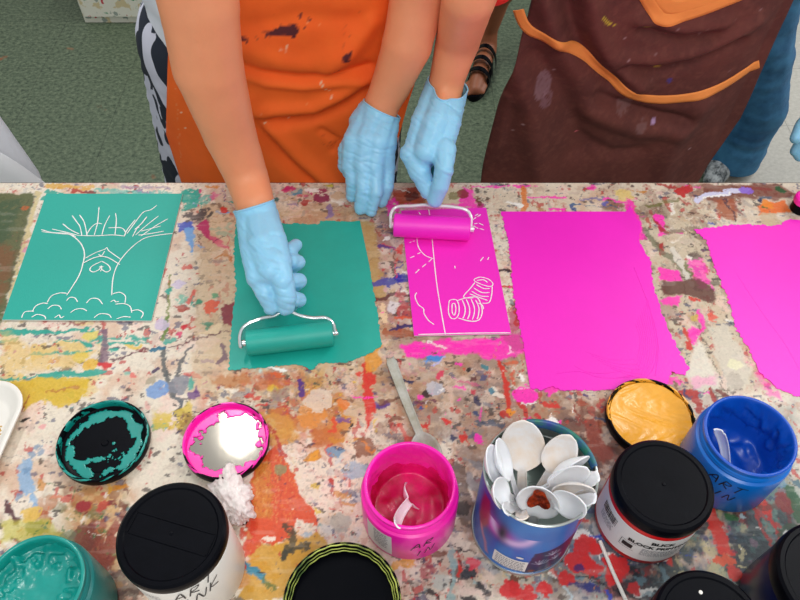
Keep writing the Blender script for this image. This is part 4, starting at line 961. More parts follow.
def clump(root, c, R, z, m, name='paint', amp=.003, seed=1, hollow=0.0, n=40, bumps=0, climb=.0, bm_=.004):
    """lumpy paint surface inside a jar, higher at the wall"""
    nr, na = 40, 110; v = [(c[0], c[1], 0)] ; f = []
    R_ = [0] + [R * (i / nr) for i in range(1, nr + 1)]; pos = []
    r2, a2 = np.meshgrid(np.array([i / nr for i in range(1, nr + 1)]), np.array([2 * math.pi * k / na for k in range(na)]), indexing='ij')
    X = r2 * np.cos(a2); Y = r2 * np.sin(a2)
    hh = (fbm(X * 1.7 + 20, Y * 1.7 + 20, seed, 2) - .5) * 2 * amp + hollow * (r2 ** 2)
    if bumps:
        b1 = vn(X * bumps + 11, Y * bumps + 7, seed + 5); hh = hh + bm_ * np.clip(b1 - .35, 0, 1) * sst(.25, .75, r2)
    hh = hh + climb * sst(.86, 1.0, r2) * (.4 + .9 * fbm(np.cos(a2) * 2.5 + 9, np.sin(a2) * 2.5 + 9, seed + 9, 3))
    v = [(c[0], c[1], c[2] + z + float(hh[0].mean()))]
    for i in range(nr):
        for k in range(na): v.append((c[0] + X[i, k] * R, c[1] + Y[i, k] * R, c[2] + z + hh[i, k]))
    for k in range(na): f.append((0, 1 + k, 1 + (k + 1) % na))
    for i in range(nr - 1):
        for k in range(na): f.append((1 + i * na + k, 1 + (i + 1) * na + k, 1 + (i + 1) * na + (k + 1) % na, 1 + i * na + (k + 1) % na))
    g = G(); g.add(v, f); return g.obj(name, m, root, sharp=0)
def wall_coat(root, c, R, z0, z1, m, name='paint_coat', seed=1, amp=.0012, over=True, rag=.0):
    """paint stuck to the inner wall and rolled over the lip"""
    prof = []
    n = 14
    for i in range(n + 1): prof.append((R, z0 + (z1 - z0) * i / n))
    if over: prof += [(R + .0008, z1 + .0006), (R + .0022, z1 + .0007), (R + .0032, z1 - .0002)]
    na = 140; v = []; f = []
    for j, (r, z) in enumerate(prof):
        for k in range(na):
            a = 2 * math.pi * k / na
            d = (nz1(j * .55, a, seed, 3.5) - .5) * 2 * amp if j < n - 1 else 0
            e = (nz1(0, a, seed + 4, 3) - .5) * 2 * rag if not over and j == n else 0
            v.append((c[0] + (r - .0006 - abs(d) * 1.4) * math.cos(a) if j < n else c[0] + r * math.cos(a), c[1] + ((r - .0006 - abs(d) * 1.4) if j < n else r) * math.sin(a), c[2] + z + e))
    for j in range(len(prof) - 1):
        for k in range(na): f.append((j * na + k, j * na + (k + 1) % na, (j + 1) * na + (k + 1) % na, (j + 1) * na + k))
    g = G(); g.add(v, f); return g.obj(name, m, root, sharp=0)

# --- white jar with black lid
H = .100; c = base_of(171, 533, H); R = .047
root = empty('paint_jar', c, 'white jar with a black lid and marker writing on its side', 'jar', 'paint jars')
jar_body(root, c, R - .001, H - .002, M['white_plastic']); cap(root, c + Vector((0, 0, H - .0125)), R - .0004, .0125, recess=.0014, bar=-.28)
g = G()
for s, x, z, sz in (('ART', .024, .072, .0135), ('INK', .026, .055, .0130)):
    v, f = hand_text(s, sz); v = [(a, b + a * .35) for a, b in v]; wrap(g, v, f, c, R - .0004, -math.pi / 2 + x / R, z)
g.obj('marker_writing', M['marker'], root, sharp=0); small_print(root, c, R - .0004, -math.pi / 2 - .018 / R, .076, .022, 7, .0016, M['print_grey'])
# --- teal open jar, bottom left
H = .082; c = base_of(33, 585, H); R = .0455
root = empty('paint_jar', c, 'open jar of lumpy teal paint in the bottom left corner', 'jar', 'paint jars')
jar_body(root, c, R, H, M['teal_jar'], depth=.03); wall_coat(root, c, R - .0068, .05, H, M['teal_wet'], seed=3, amp=.0012)
clump(root, c, R - .0075, H - .018, M['teal_wet'], amp=.003, seed=5, bumps=9, climb=.006, bm_=.010)
patch_cyl('label', c, R, -1.25, .05, .018, .058, M['label'], root); small_print(root, c, R + .0005, -1.1, .054, .03, 10, .003, M['teal_jar'])
# --- black ink jar with green-yellow rim, bottom middle
H = .070; c = base_of(342, 601, H); R = .0475
root = empty('paint_jar', c, 'open jar of black ink with a yellow-green streaked rim', 'jar', 'paint jars')
jar_body(root, c, R + .001, H, M['black_plastic'], neck=False, depth=.045)
clump(root, c, R - .002, H - .010, M['black_ink'], name='ink', amp=.0006, seed=2)
for rr_, zz, ww in ((R + .0012, H - .001, .0008), (R - .0006, H + .0006, .0007), (R - .0042, H - .005, .0006), (R - .0026, H - .0026, .0005)):
    g = G(); P = [(c.x + (rr_ + .0003 * math.sin(k * 1.3)) * math.cos(2 * math.pi * k / 120), c.y + (rr_ + .0003 * math.sin(k * 1.3)) * math.sin(2 * math.pi * k / 120), c.z + zz) for k in range(121)]
    v, f = tube(P, ww, 6); g.add(v, f); g.obj('rim_streak', M['yellow_green'], root, sharp=0)
# --- pink open jar
H = .074; c = base_of(410, 484, H); R = .0462
PJ = c.copy()
root = empty('paint_jar', c, 'open bright pink paint jar with a spoon in it, beside the can of spoons', 'jar', 'paint jars')
jar_body(root, c, R, H, M['pink_wet'], depth=.01); wall_coat(root, c, R - .0068, .018, H, M['pink_wet'], seed=12, amp=.0022)
clump(root, c, R - .0075, .020, M['pink_deep'], amp=.006, seed=15, hollow=.004, climb=.018)
patch_cyl('label', c, R, math.radians(230), .030, .010, .055, M['label'], root)
small_print(root, c, R + .0005, math.radians(234), .050, .016, 9, .0036, M['print_grey'])
g = G()
for s, x, z, sz in (('AR', .012, .036, .0115), ('IN', .014, .018, .010)):
    v, f = hand_text(s, sz); v = [(a, b + a * .5) for a, b in v]; wrap(g, v, f, c, R + .0004, -math.pi / 2 + x / R, z)
g.obj('marker_writing', M['marker'], root, sharp=0)
# --- red labelled jar with black lid
H = .088; c = base_of(664, 484, H); R = .0445
root = empty('paint_jar', c, 'red jar with black lid and white block printing ink label', 'jar', 'paint jars')
jar_body(root, c, R - .0005, H - .002, M['red_jar']); cap(root, c + Vector((0, 0, H - .0145)), R + .0005, .0145, recess=.0012)
patch_cyl('label', c, R - .0005, -1.75, .155, .012, .066, M['label'], root, 90)
g = G(); A0 = -1.60
v, f = text_flat('BLICK', .0080, .0003); wrap(g, v, f, c, R + .0003, A0, .0530)
v, f = text_flat('BLOCK PRINTING', .0074, .0003); wrap(g, v, f, c, R + .0003, A0, .0435)
g.obj('label_text', M['print_black'], root, sharp=0)
small_print(root, c, R + .0003, A0 + .12, .039, .040, 8, .0019, M['print_grey'])
g = G(); v, f = rect(-.005, 0, .005, .0075); wrap(g, v, f, c, R + .0003, A0 - .62, .030); g.obj('label_picture', M['print_black'], root, sharp=0)
g = G()
for (x0, y0, x1, y1) in ((-.0072, -.003, .0072, -.0026), (-.0072, .0105, .0072, .0109), (-.0072, -.003, -.0068, .0109)):
    v, f = rect(x0, y0, x1, y1); wrap(g, v, f, c, R + .0003, A0 - .62, .030)
x = -.011
while x < .011:
    ww = random.choice([.0004, .0007, .0011]); 
    for y in range(6): v, f = rect(x, y * .0022, x + ww, y * .0022 + .0022, 1); wrap(g, [(a, b) for a, b in v], f, c, R + .0003, A0 - 1.25, .044)
    x += ww + random.choice([.0004, .0008])
g.obj('barcode', M['print_black'], root, sharp=0); small_print(root, c, R + .0003, A0 - 1.25, .040, .02, 5, .0024, M['print_grey'])
# --- blue open jar
H = .080; c = base_of(750, 435, H); R = .0465
BJ = c.copy()
root = empty('paint_jar', c, 'open blue paint jar with marker writing, on the right', 'jar', 'paint jars')
jar_body(root, c, R, H, M['blue_jar'], depth=.01); wall_coat(root, c, R - .0068, .018, H, M['blue_wet'], seed=31, amp=.006)
clump(root, c, R - .0075, .020, M['blue_wet'], amp=.012, seed=33, hollow=.010, climb=.024, bumps=3, bm_=.012)
g = G()
for s, x, z, sz in (('ART', -.026, .048, .012), ('IN', -.022, .030, .010)):
    v, f = hand_text(s, sz); v = [(a, b - a * .15) for a, b in v]; wrap(g, v, f, c, R + .0004, -math.pi / 2 + x / R, z)
g.obj('marker_writing', M['marker'], root, sharp=0)
# --- black lidded jars at the bottom right
H = .078; c = base_of(711, 626, H)
root = empty('paint_jar', c, 'black-lidded jar cut off by the bottom edge, below the red jar', 'jar', 'paint jars')
jar_body(root, c, .0445, H - .002, M['dark_cloth']); cap(root, c + Vector((0, 0, H - .018)), .0455, .018, recess=.0014)
g = G(); v, f = lathe([(0, .0008), (.0016, .0004), (.0018, 0)], Vector((atT(701,592,H).x, atT(701,592,H).y, TZ + H - .0008)), 10); g.add(v, f); g.obj('paint_fleck', M['white_plastic'], root)
H = .092; c = base_of(838, 578, H)
root = empty('paint_jar', c, 'dark navy jar with black lid in the bottom right corner', 'jar', 'paint jars')
jar_body(root, c, .0475, H - .002, mat('navy_jar', (16, 22, 60), .3, .05, 100)); cap(root, c + Vector((0, 0, H - .018)), .0485, .018, recess=.0014)
# --- small pink-smeared lid on the far right edge
c = base_of(806, 199, .02); root = empty('small_pot', c, 'little dark pot with a pink top at the far right back corner', 'pot')
v, f = lathe([(0,0),(.013,0),(.0135,.002),(.0135,.018),(.012,.020),(0,.020)], c, 40); g = G(); g.add(v, f); g.obj('pot_body', M['black_plastic'], root)
v, f = lathe([(.0142,.014),(.0148,.016),(.0142,.022),(.012,.0235),(0,.023)], c, 40); g = G(); g.add(v, f); g.obj('pot_top', M['pink_wet'], root)

# --- white foam tray at the left edge
def rrect(hw, hh, r, n=10):
    out = []
    for cx, cy, a0 in ((hw - r, hh - r, 0), (-hw + r, hh - r, 90), (-hw + r, -hh + r, 180), (hw - r, -hh + r, 270)):
        for k in range(n + 1):
            a = math.radians(a0 + 90 * k / n); out.append((cx + r * math.cos(a), cy + r * math.sin(a)))
    return out
root = empty('foam_tray', atT(-80, 455, 0) + Vector((0, 0, .0008)), 'white foam tray with rounded corner at the left edge of the photo', 'tray')
cc = atT(-81, 460, .012); rings = [(.070,.080,.022,.0),(.079,.090,.030,.016),(.082,.093,.033,.0175),(.085,.096,.036,.0165),(.085,.096,.036,.0145),(.081,.092,.032,.0135),(.073,.083,.025,.0008)]
rings = [(.0,.0,0,.0035)] + [(.066,.076,.020,.0035),(.070,.080,.022,.0045)] + rings[1:]
v = []; f = []; n = 44
for hw, hh, r, z in rings:
    for (x, y) in (rrect(hw, hh, r) if hw else [(0, 0)] * n):
        a = math.radians(-4); v.append((cc.x + x * math.cos(a) - y * math.sin(a), cc.y + x * math.sin(a) + y * math.cos(a), TZ + z + .0008))
for j in range(len(rings) - 1):
    for k in range(n): f.append((j * n + k, j * n + (k + 1) % n, (j + 1) * n + (k + 1) % n, (j + 1) * n + k))
f.append(tuple((len(rings) - 1) * n + k for k in range(n)))
g = G(); g.add(v, f); g.obj('tray_shell', M['white_plastic'], root, sharp=50)
g = G()
for k in range(7):
    p = atT(random.uniform(2, 8), random.uniform(425, 440), .0); v, f = lathe([(0,.0006),(.0010,.0003),(.0012,0)], Vector((p.x - .004, p.y, TZ + .0044)), 8); g.add(v, f)
g.obj('food_crumbs', mat('crumbs', (200,160,80), .7, .1, 100), root)

# --- coffee can
H = .126; c = base_of(540.5, 471, H); R = .0480; CAN = c.copy()
root = empty('coffee_can', c, 'blue printed metal coffee can full of white plastic spoons', 'can')
xs2 = np.linspace(-math.pi, math.pi, 420) * R; ys2 = np.linspace(.001, H - .002, 130)
me, U2, V2 = grid_mesh('can_wall', xs2, ys2, lambda X, Y: np.stack([c.x + R * np.cos(X / R), c.y + R * np.sin(X / R), c.z + Y], 1))
Q = Painter(U2, V2, (16, 128, 208), .0015, 90)
ang = lambda d: math.radians(d) * R
Q.field(sst(.04, .11, V2) * .5, (50, 140, 204)); Q.field(sst(.35, .65, fbm(U2 * 30, V2 * 30, 3, 4)) * .4, (10, 96, 186))
Q.field(np.clip(np.exp(-((U2 - ang(-152)) / .015) ** 2 - ((V2 - .085) / .040) ** 2) * 1.4, 0, 1), (60, 40, 140))
Q.field(np.clip(np.exp(-((U2 - ang(-138)) / .018) ** 2 - ((V2 - .078) / .014) ** 2) * 1.3, 0, 1), (206, 60, 190))
d_ = np.sqrt(((U2 - ang(-122)) / .022) ** 2 + ((V2 - .104) / .034) ** 2)
Q.field(np.exp(-((d_ - 1.0) / .22) ** 2) * (V2 < .09) * .9, (226, 196, 240)); Q.field(np.exp(-((U2 - ang(-130)) / .006) ** 2 - ((V2 - .080) / .02) ** 2), (20, 20, 70))
Q.poly([(ang(-168),.108),(ang(-152),.112),(ang(-146),.070),(ang(-158),.040),(ang(-170),.06)], (176, 24, 60), .85, .004)
Q.line([(ang(-160),.05),(ang(-148),.03),(ang(-142),.012)], .006, (220,140,150), .7, .003)
Q.poly([(ang(-96),.006),(ang(-90),.058),(ang(-44),.076),(ang(-30),.02),(ang(-50),.004)], (18, 34, 100), .97)
Q.poly([(ang(-52),.114),(ang(-48),.086),(ang(-30),.098),(ang(-20),.116)], (206, 34, 40), .95)
Q.poly([(ang(-36),.10),(ang(-20),.06),(ang(0),.06),(ang(0),.116)], (150, 190, 210), .9)
for bx, by in ((-80,.028),(-68,.046),(-62,.030)):
    for k in range(6):
        Q.line([(ang(bx), by), (ang(bx) + .009 * math.cos(.5 + k * .42), by + .011 * math.sin(.3 + k * .5))], .0014, (190, 200, 220), .85)
Q.dot((ang(-86), .012), .004, (150, 70, 30), .9, ry=.003); Q.line([(ang(-92),.006),(ang(-60),.010)], .0012, (230,230,230), .8)
Q.C = Q.C ** 1.25
Q.attr(me, 'print'); me.name = 'can_wall'
link_mesh('can_wall', me, mat('printed_tin', (40, 120, 190), .28, .04, 60, attr='print', spec=.3), root)
v, f = lathe([(R - .002, .001), (R + .0012, .0), (R + .0016, .0016), (R + .0008, .003), (R, .003)], c, 96); g = G(); g.add(v, f); g.obj('bottom_rim', M['steel'], root)
v, f = lathe([(R, H - .003), (R + .0010, H - .002), (R + .0010, H - .0006), (R, H), (R - .0010, H - .0006), (R - .0012, H - .003), (R - .0012, H * .82), (R - .0020, H * .81), (R - .0012, H * .80), (R - .0012, H * .6), (R - .0020, H * .59), (R - .0012, H * .58), (R - .0012, .002), (0, .002)], c, 96)
g = G(); g.add(v, f); g.obj('steel_lining', M['steel'], root, sharp=30)
gm = mat('rim_paint', (40, 120, 100), .4, .3, 200, c2=(50, 70, 150), vscale=60)
v, f = lathe([(R + .0016, H - .006), (R + .0014, H + .0004), (R - .0014, H + .0002), (R - .0018, H - .010)], c, 60, math.radians(5), math.radians(98)); g = G(); g.add(v, f); g.obj('rim_paint', gm, root, sharp=0)
g = G(); v, f = rect(-.0165, 0, .0165, .026, 12); wrap(g, v, f, c, R + .0004, math.radians(-113), .010); g.obj('white_panel', M['label'], root, sharp=0)
small_print(root, c, R + .0007, math.radians(-113), .0315, .028, 6, .0040, M['print_grey'], name='panel_print')
g = G(); v, f = lathe([(0, 0), (.0001, 0)], c, 4)
v = [(.0035 * math.cos(k * math.pi / 8), .0022 * math.sin(k * math.pi / 8)) for k in range(16)]; wrap(g, v, [tuple(range(16))], c, R + .0005, math.radians(-104), .044); g.obj('oval_mark', M['label'], root, sharp=0)

# --- plastic spoons
def spoon_mesh(L=.155, bw=.0150, bl=.048, m=None, dirt=None):
    """local: handle end at origin, +X to the tip, +Z is the open side"""
    n = 46; k = 12; v = []; f = []
    def half(x):
        hb = L - bl
        if x > hb:
            t = (x - hb) / bl; e = max(0.0, 1 - ((t - .5) / .5) ** 2) ** .5
            wn = bw * (e * (1 + .12 * (t - .5) * 2 * -1)); return max(wn, .0042 * (1 - t)) if t < .5 else wn
        return .0055 - .0019 * (x / hb) + (.0 if x > .004 else -.0015)
    for i in range(n + 1):
        x = L * (i / n) if i < n else L
        if x > L - bl: pass
        w_ = max(half(x), .0006); hb = L - bl; t = max(0, (x - hb) / bl)
        dep = .0085 * math.sin(math.pi * min(1, t ** .8)) if t > 0 else 0
        bow = -.004 * math.sin(math.pi * min(1, x / hb)) if t == 0 else 0
        for j in range(k + 1):
            u = -1 + 2 * j / k
            z = -dep * (1 - u * u) + bow
            if t == 0: z -= .0016 * (1 - abs(u) ** 4)       # U-section handle
            v.append((x, w_ * u, z))
    for i in range(n):
        for j in range(k): a = i * (k + 1) + j; f.append((a, a + 1, a + k + 2, a + k + 1)[::-1])
    bm = bmesh.new(); vv = [bm.verts.new(p) for p in v]
    for q in f: bm.faces.new([vv[i] for i in q])
    bm.normal_update(); r = bmesh.ops.solidify(bm, geom=bm.faces[:], thickness=.0011); bmesh.ops.recalc_face_normals(bm, faces=bm.faces)
    me = bpy.data.meshes.new('plastic_spoon'); bm.to_mesh(me); bm.free()
    me.materials.append(m or M['spoon']); me.polygons.foreach_set('use_smooth', [True] * len(me.polygons)); return me
SP = spoon_mesh(bw=.0128); SPD = spoon_mesh(bw=.0135, m=M['spoon_dirty']); SPG = spoon_mesh(m=M['spoon_grey'], L=.150)
def place_spoon(me, a, b, face, label, group='plastic spoons standing in the can', flip=False, roll=0):
    """a = handle end, b = tip (direction); face = point the bowl opens towards"""
    x = (b - a).normalized(); fz = (face - b); z = (fz - x * fz.dot(x)).normalized(); y = z.cross(x)
    R3 = Matrix((x, y, z)).transposed() @ Matrix.Rotation(roll, 3, 'X')
    o = bpy.data.objects.new('plastic_spoon', me); COL.objects.link(o)
    o.matrix_world = Matrix.Translation(a) @ R3.to_4x4()
    return tag(o, label, 'spoon', group)
def solve_top(px, py, low, L=.155):
    best = None
    for k in range(400):
        h = .06 + k * .0005; p = atT(px, py, h); e = abs((p - low).length - L)
        if best is None or e < best[0]: best = (e, p)
    return best[1]
def can_spoon(px, py, lx, ly, label, me=SP, bowl_up=True, roll=0, lz=.006):
    low = CAN + Vector((lx, ly, lz)); top = solve_top(px, py, low)
    if bowl_up: return place_spoon(me, low, top, CAM, label, roll=roll)
    x = (low - top).normalized(); o = place_spoon(me, top, low, CAM, label, roll=roll); return o
SPX = spoon_mesh(bw=.0190, bl=.056, m=M['spoon_dirty'])
can_spoon(523, 421, -.004, -.026, 'largest upright white plastic spoon facing out at the back of the can', SPX)
can_spoon(570, 436, -.012, -.020, 'white plastic spoon with tan stained tip leaning right at the back of the can', SPD, roll=.15)
can_spoon(497, 441, .018, -.022, 'white plastic spoon seen edge-on leaning against the left wall of the can', roll=1.05)
can_spoon(488, 449, .006, -.012, 'leftmost white plastic spoon in the can, tight against the wall', roll=.9)
can_spoon(588, 457, -.034, -.010, 'thin white plastic spoon leaning right, seen from its side below the tan tipped spoon', roll=1.35)
can_spoon(586, 468, -.030, -.004, 'white plastic spoon with narrow bowl leaning right in the can', roll=.75)
can_spoon(597, 476, -.026, .004, 'white plastic spoon with its handle end over the right rim of the can', bowl_up=False, roll=.3)
can_spoon(592, 489, -.028, .010, 'cream coloured plastic spoon leaning right over the can rim', SPD, roll=.9)
can_spoon(594, 498, -.030, .016, 'white plastic spoon handle poking over the lower right rim of the can', bowl_up=False, roll=.4)
can_spoon(585, 506, -.024, .020, 'lowest broad white plastic spoon leaning right in the can', roll=.5)
can_spoon(494, 489, .020, .010, 'white plastic spoon with rounded bowl at the lower left of the can', roll=.4)
can_spoon(506, 509, .012, .024, 'white plastic spoon handle end at the lower left rim of the can', bowl_up=False, lz=.01)
can_spoon(522, 517, -.002, .030, 'short cream spoon handle end at the front rim of the can', SPD, bowl_up=False, lz=.008)
# the spoon whose bowl holds orange paint
mo = spoon_mesh(L=.112, bw=.0185, bl=.042)
low = CAN + Vector((-.003, -.038, .010)); o = place_spoon(mo, low, solve_top(542, 488, low, .112), CAM, 'white plastic spoon near the front of the can with orange paint in its bowl')
bmx = o.data
xb = .112 - .021
v = []; f = []
for i in range(9):
    for k in range(24):
        a = 2 * math.pi * k / 24; r = i / 8 * (1 + .25 * math.sin(a * 3 + 1)); v.append((xb + .0125 * r * math.cos(a), .009 * r * math.sin(a), -.0062 + .0012 * (1 - r) + .0030 * r * r + .0006 * math.sin(a * 5 + i)))
for i in range(8):
    for k in range(24): f.append((i * 24 + k, (i + 1) * 24 + k, (i + 1) * 24 + (k + 1) % 24, i * 24 + (k + 1) % 24))
me = bpy.data.meshes.new('orange_paint'); me.from_pydata(v, [], f); me.materials.append(mat('orange_paint', (206, 70, 24), .3, .6, 200, c2=(96, 30, 20), vscale=120, bdist=.002)); me.polygons.foreach_set('use_smooth', [True] * len(f))
p_ = bpy.data.objects.new('orange_paint', me); COL.objects.link(p_); p_.parent = o
# spoon lying on the table, behind the pink jar
a_ = atT(390, 360, .004); b_ = atT(425, 450, .004); o = place_spoon(SPG, a_ + Vector((0, 0, .006)), b_ + Vector((0, 0, .006)), b_ + Vector((0, 0, 1)), 'grey-white plastic spoon lying on the table behind the pink jar', group='spoons out of the can')
# spoon left in the pink jar and in the blue jar
SPS = spoon_mesh(L=.098, bw=.014, bl=.034); SPB = spoon_mesh(L=.085, bw=.017, bl=.030)
o = place_spoon(SPS, atT(398, 524, .080), PJ + Vector((.004, .010, .022)), CAM, 'white plastic spoon leaning on the front rim inside the pink jar', group='spoons out of the can', roll=.5)
o = place_spoon(SPB, atT(718, 431, .078), BJ + Vector((-.004, -.012, .020)), CAM, 'white plastic spoon handle sticking out of the blue paint jar', group='spoons out of the can', roll=.5)
# --- white stick
g = G(); v, f = tube([atT(600,541,.0022), atT(612,570,.0022), atT(632,614,.0022)], .0019, 12); g.add(v, f)
o = g.obj('paper_stick', M['white_plastic']); tag(o, 'thin white stick lying on the red splashed paint near the bottom', 'stick'); 
# --- crumpled tissue
bm = bmesh.new(); bmesh.ops.create_icosphere(bm, subdivisions=5, radius=1)
pc = atT(232, 494, .012)
for v_ in bm.verts:
    p = v_.co.copy(); n_ = float(fbm(np.array([p.x * 2.2 + 9 + p.z]), np.array([p.y * 2.2 + 9 - p.z * .7]), 41, 4)[0]); n2 = abs(float(fbm(np.array([p.x * 4 + 9 + p.z * 2]), np.array([p.y * 4 + 9 + p.z]), 45, 3)[0]) - .5)
    s_ = .55 + n_ * .9 - n2 * 1.0
    v_.co = Vector((p.x * .019 * s_, p.y * .031 * s_, max(p.z, -.6) * .016 * s_))
    v_.co = Matrix.Rotation(.45, 3, 'Z') @ v_.co
bmesh.ops.translate(bm, verts=bm.verts, vec=Vector((pc.x, pc.y, TZ + .0075)))
for v_ in bm.verts: v_.co.z = max(v_.co.z, TZ + .0006)
me = bpy.data.meshes.new('crumpled_tissue'); bm.to_mesh(me); bm.free()
o = link_mesh('crumpled_tissue', me, M['tissue']); tag(o, 'crumpled white tissue between the white jar and the pink ringed lid', 'tissue')
# ================================================================= PEOPLE
def V3(x, y, z): return Vector((x, y, z))
def hand_chains(pts): return [[(p, r) for p, r in ch] for ch in pts]
def wrinkle(freq=90, amp=.0006, seed=1):
    def d(co):
        n = np.abs(fbm(co[:, 0] * freq * .6 + 50, (co[:, 2] + co[:, 1] * .5 + co[:, 0] * .5) * freq * 1.8 + 50, seed, 2) - .5) * 2
        return -amp * (1 - np.clip(n * 4, 0, 1))
    return d
def figure(name, label, hips, hw, chest, sw, neck, head, legs, arms, skin, group=None):
    """one continuous body; returns root"""
    root = empty(name, V3(hips.x, hips.y, 0), label, 'person', group)
    ch = []
    hd = hw * .52
    for s in (-1, 0, 1):
        ch.append([(hips + V3(s * hw * .45, 0, -.05), hd), (hips + V3(s * hw * .42, .0, .08), hd * .92), (hips.lerp(chest, .5) + V3(s * hw * .30, 0, 0), hd * .85), (chest + V3(s * sw * .45, 0, -.02), hd * .9), (chest + V3(s * sw * .5, 0, .05), hd * .7)])
    ch.append([(chest, .07), (neck, .05), (head + V3(0, 0, -.09), .048)])
    ch.append([(head, .085), (head + V3(0, .015, .02), .088)]); ch.append([(head + V3(0, -.03, -.06), .055), (head + V3(0, -.045, -.085), .032)])
    ch.append([(head + V3(0, -.085, .0), .010), (head + V3(0, -.102, -.02), .012)])
    for s in (-1, 1): ch.append([(head + V3(s * .086, .01, .0), .014), (head + V3(s * .09, .015, .02), .016)])
    ch += legs; ch += [a for a in arms]
    organic('body', ch, skin, root, voxel=.0055, smooth=5)
    return root
# ---------- hands (point, radius) chains, pose read from the photograph
hA_meta = [  # right hand gripping the teal roller
 [(atT(247,213,.088),.0135),(atT(254,250,.082),.0155),(atT(258,276,.076),.0135)],
 [(atT(256,211,.092),.0145),(atT(262,245,.090),.0165),(atT(270,270,.084),.0150)],
 [(atT(265,212,.090),.0135),(atT(273,240,.088),.0150),(atT(279,262,.082),.0145)],
 [(atT(250,230,.075),.0130),(atT(264,262,.062),.0150)],
 [(atT(256,218,.084),.0190),(atT(260,238,.080),.0215),(atT(267,264,.072),.0205)]]
hA_fing = [
 [(atT(258,274,.076),.0130),(atT(265,291,.064),.0112),(atT(271,307,.047),.0086)],                        # index along the handle
 [(atT(277,262,.084),.0145),(atT(283,281,.076),.0120),(atT(286,297,.062),.0112),(atT(286,307,.050),.0094)], [(atT(268,280,.062),.011),(atT(276,296,.048),.009)],  # thumb on top
 [(atT(276,262,.055),.010),(atT(289,251,.056),.0085),(atT(296,245,.050),.0068)],
 [(atT(278,268,.050),.010),(atT(291,262,.054),.0090),(atT(298,262,.046),.0082),(atT(290,270,.034),.0075)],
 [(atT(280,282,.044),.010),(atT(292,281,.050),.0092),(atT(299,281,.042),.0086),(atT(292,288,.030),.0075)],
 [(atT(282,298,.038),.009),(atT(293,299,.044),.0088),(atT(299,300,.036),.0080),(atT(292,305,.026),.0070)]]
hB_meta = [  # left hand resting on the table edge
 [(atT(368,113,.100),.0150),(atT(354,142,.082),.0150),(atT(351,165,.056),.0130)],
 [(atT(378,112,.104),.0155),(atT(366,140,.086),.0160),(atT(363,166,.060),.0135)],
 [(atT(387,114,.100),.0150),(atT(378,142,.084),.0160),(atT(374,168,.058),.0135)],
 [(atT(390,118,.094),.0130),(atT(386,144,.078),.0140),(atT(385,168,.052),.0120)],
 [(atT(362,122,.090),.0130),(atT(348,150,.060),.0130),(atT(347,165,.040),.0120)],
 [(atT(377,114,.100),.0215),(atT(368,140,.080),.0215),(atT(366,160,.058),.0175)],[(atT(366,110,.100),.0120),(atT(360,122,.092),.0140)]]
hB_fing = [
 [(atT(352,166,.056),.0120),(atT(353,182,.040),.0092),(atT(352,196,.018),.0076)],
 [(atT(364,167,.060),.0118),(atT(363,190,.038),.0090),(atT(360,209,.012),.0076)],
 [(atT(376,168,.058),.0115),(atT(376,192,.038),.0088),(atT(371,211,.012),.0074)],
 [(atT(387,168,.052),.0108),(atT(387,187,.036),.0084),(atT(382,202,.014),.0070)],
 [(atT(349,160,.042),.0120),(atT(350,172,.026),.0100),(atT(356,182,.018),.0085)]]
hC_meta = [  # right hand gripping the pink roller
 [(atT(436,88,.125),.0150),(atT(424,122,.112),.0165),(atT(414,152,.090),.0145)],
 [(atT(446,88,.130),.0160),(atT(436,122,.118),.0180),(atT(426,152,.098),.0160)],
 [(atT(456,90,.126),.0150),(atT(448,122,.114),.0170),(atT(440,152,.094),.0150)],
 [(atT(446,90,.122),.0200),(atT(438,122,.110),.0235),(atT(428,148,.090),.0200)]]
hC_fing = [
 [(atT(412,154,.090),.0150),(atT(420,172,.076),.0135),(atT(428,191,.058),.0098)],
 [(atT(428,156,.074),.0130),(atT(433,172,.054),.0110),(atT(433,186,.044),.0090)],
 [(atT(444,150,.100),.0150),(atT(444,170,.092),.0115),(atT(440,186,.074),.0105),(atT(435,200,.054),.0090)],
 [(atT(414,158,.080),.0120),(atT(424,176,.056),.0100),(atT(432,178,.048),.0085)],
 [(atT(418,150,.075),.0120),(atT(430,168,.048),.0100),(atT(438,166,.045),.0085)],
 [(atT(424,144,.080),.0120),(atT(436,156,.050),.0100),(atT(444,156,.050),.0085)]]
def glove(root, chains, wrist, elbow, rw, label=None, extra=.004):
    d = (elbow - wrist).normalized()
    ch = [list(c_) for c_ in chains] + [[(wrist - d * .012, rw), (wrist + d * .012, rw), (wrist + d * .04, rw * 1.05)]]
    cutp = wrist + d * extra
    g_ = organic('glove', ch, M['glove'], root, voxel=.0016, smooth=7, grow=.0012, disp=wrinkle(60, .0009, 5), cut=[(cutp, d)])
    # rolled cuff bead along the glove's open edge
    bm = bmesh.new(); bm.from_mesh(g_.data); be = [e for e in bm.edges if len(e.link_faces) == 1]; nb = {}
    for e in be:
        for a, b in ((e.verts[0], e.verts[1]), (e.verts[1], e.verts[0])): nb.setdefault(a, []).append(b)
    loops = []; seen = set()
    for s0 in nb:
        if s0 in seen: continue
        lp = [s0]; seen.add(s0)
        while True:
            nx = [q for q in nb[lp[-1]] if q not in seen]
            if not nx: break
            lp.append(nx[0]); seen.add(nx[0])
        loops.append([v.co.copy() for v in lp])
    bm.free(); P = max(loops, key=len); n = len(P)
    P = [sum((P[(i + k) % n] for k in range(-3, 4)), Vector()) / 7 for i in range(0, n, 2)]; P.append(P[0])
    v, f = tube(P, .0012, 8); g = G(); g.add(v, f); b = g.obj('rolled_cuff', M['glove'], None, sharp=0); b.parent = g_
    return g_
def shrink(chs, k=.003): return [[(p, max(r - k, .004)) for p, r in c_] for c_ in chs]

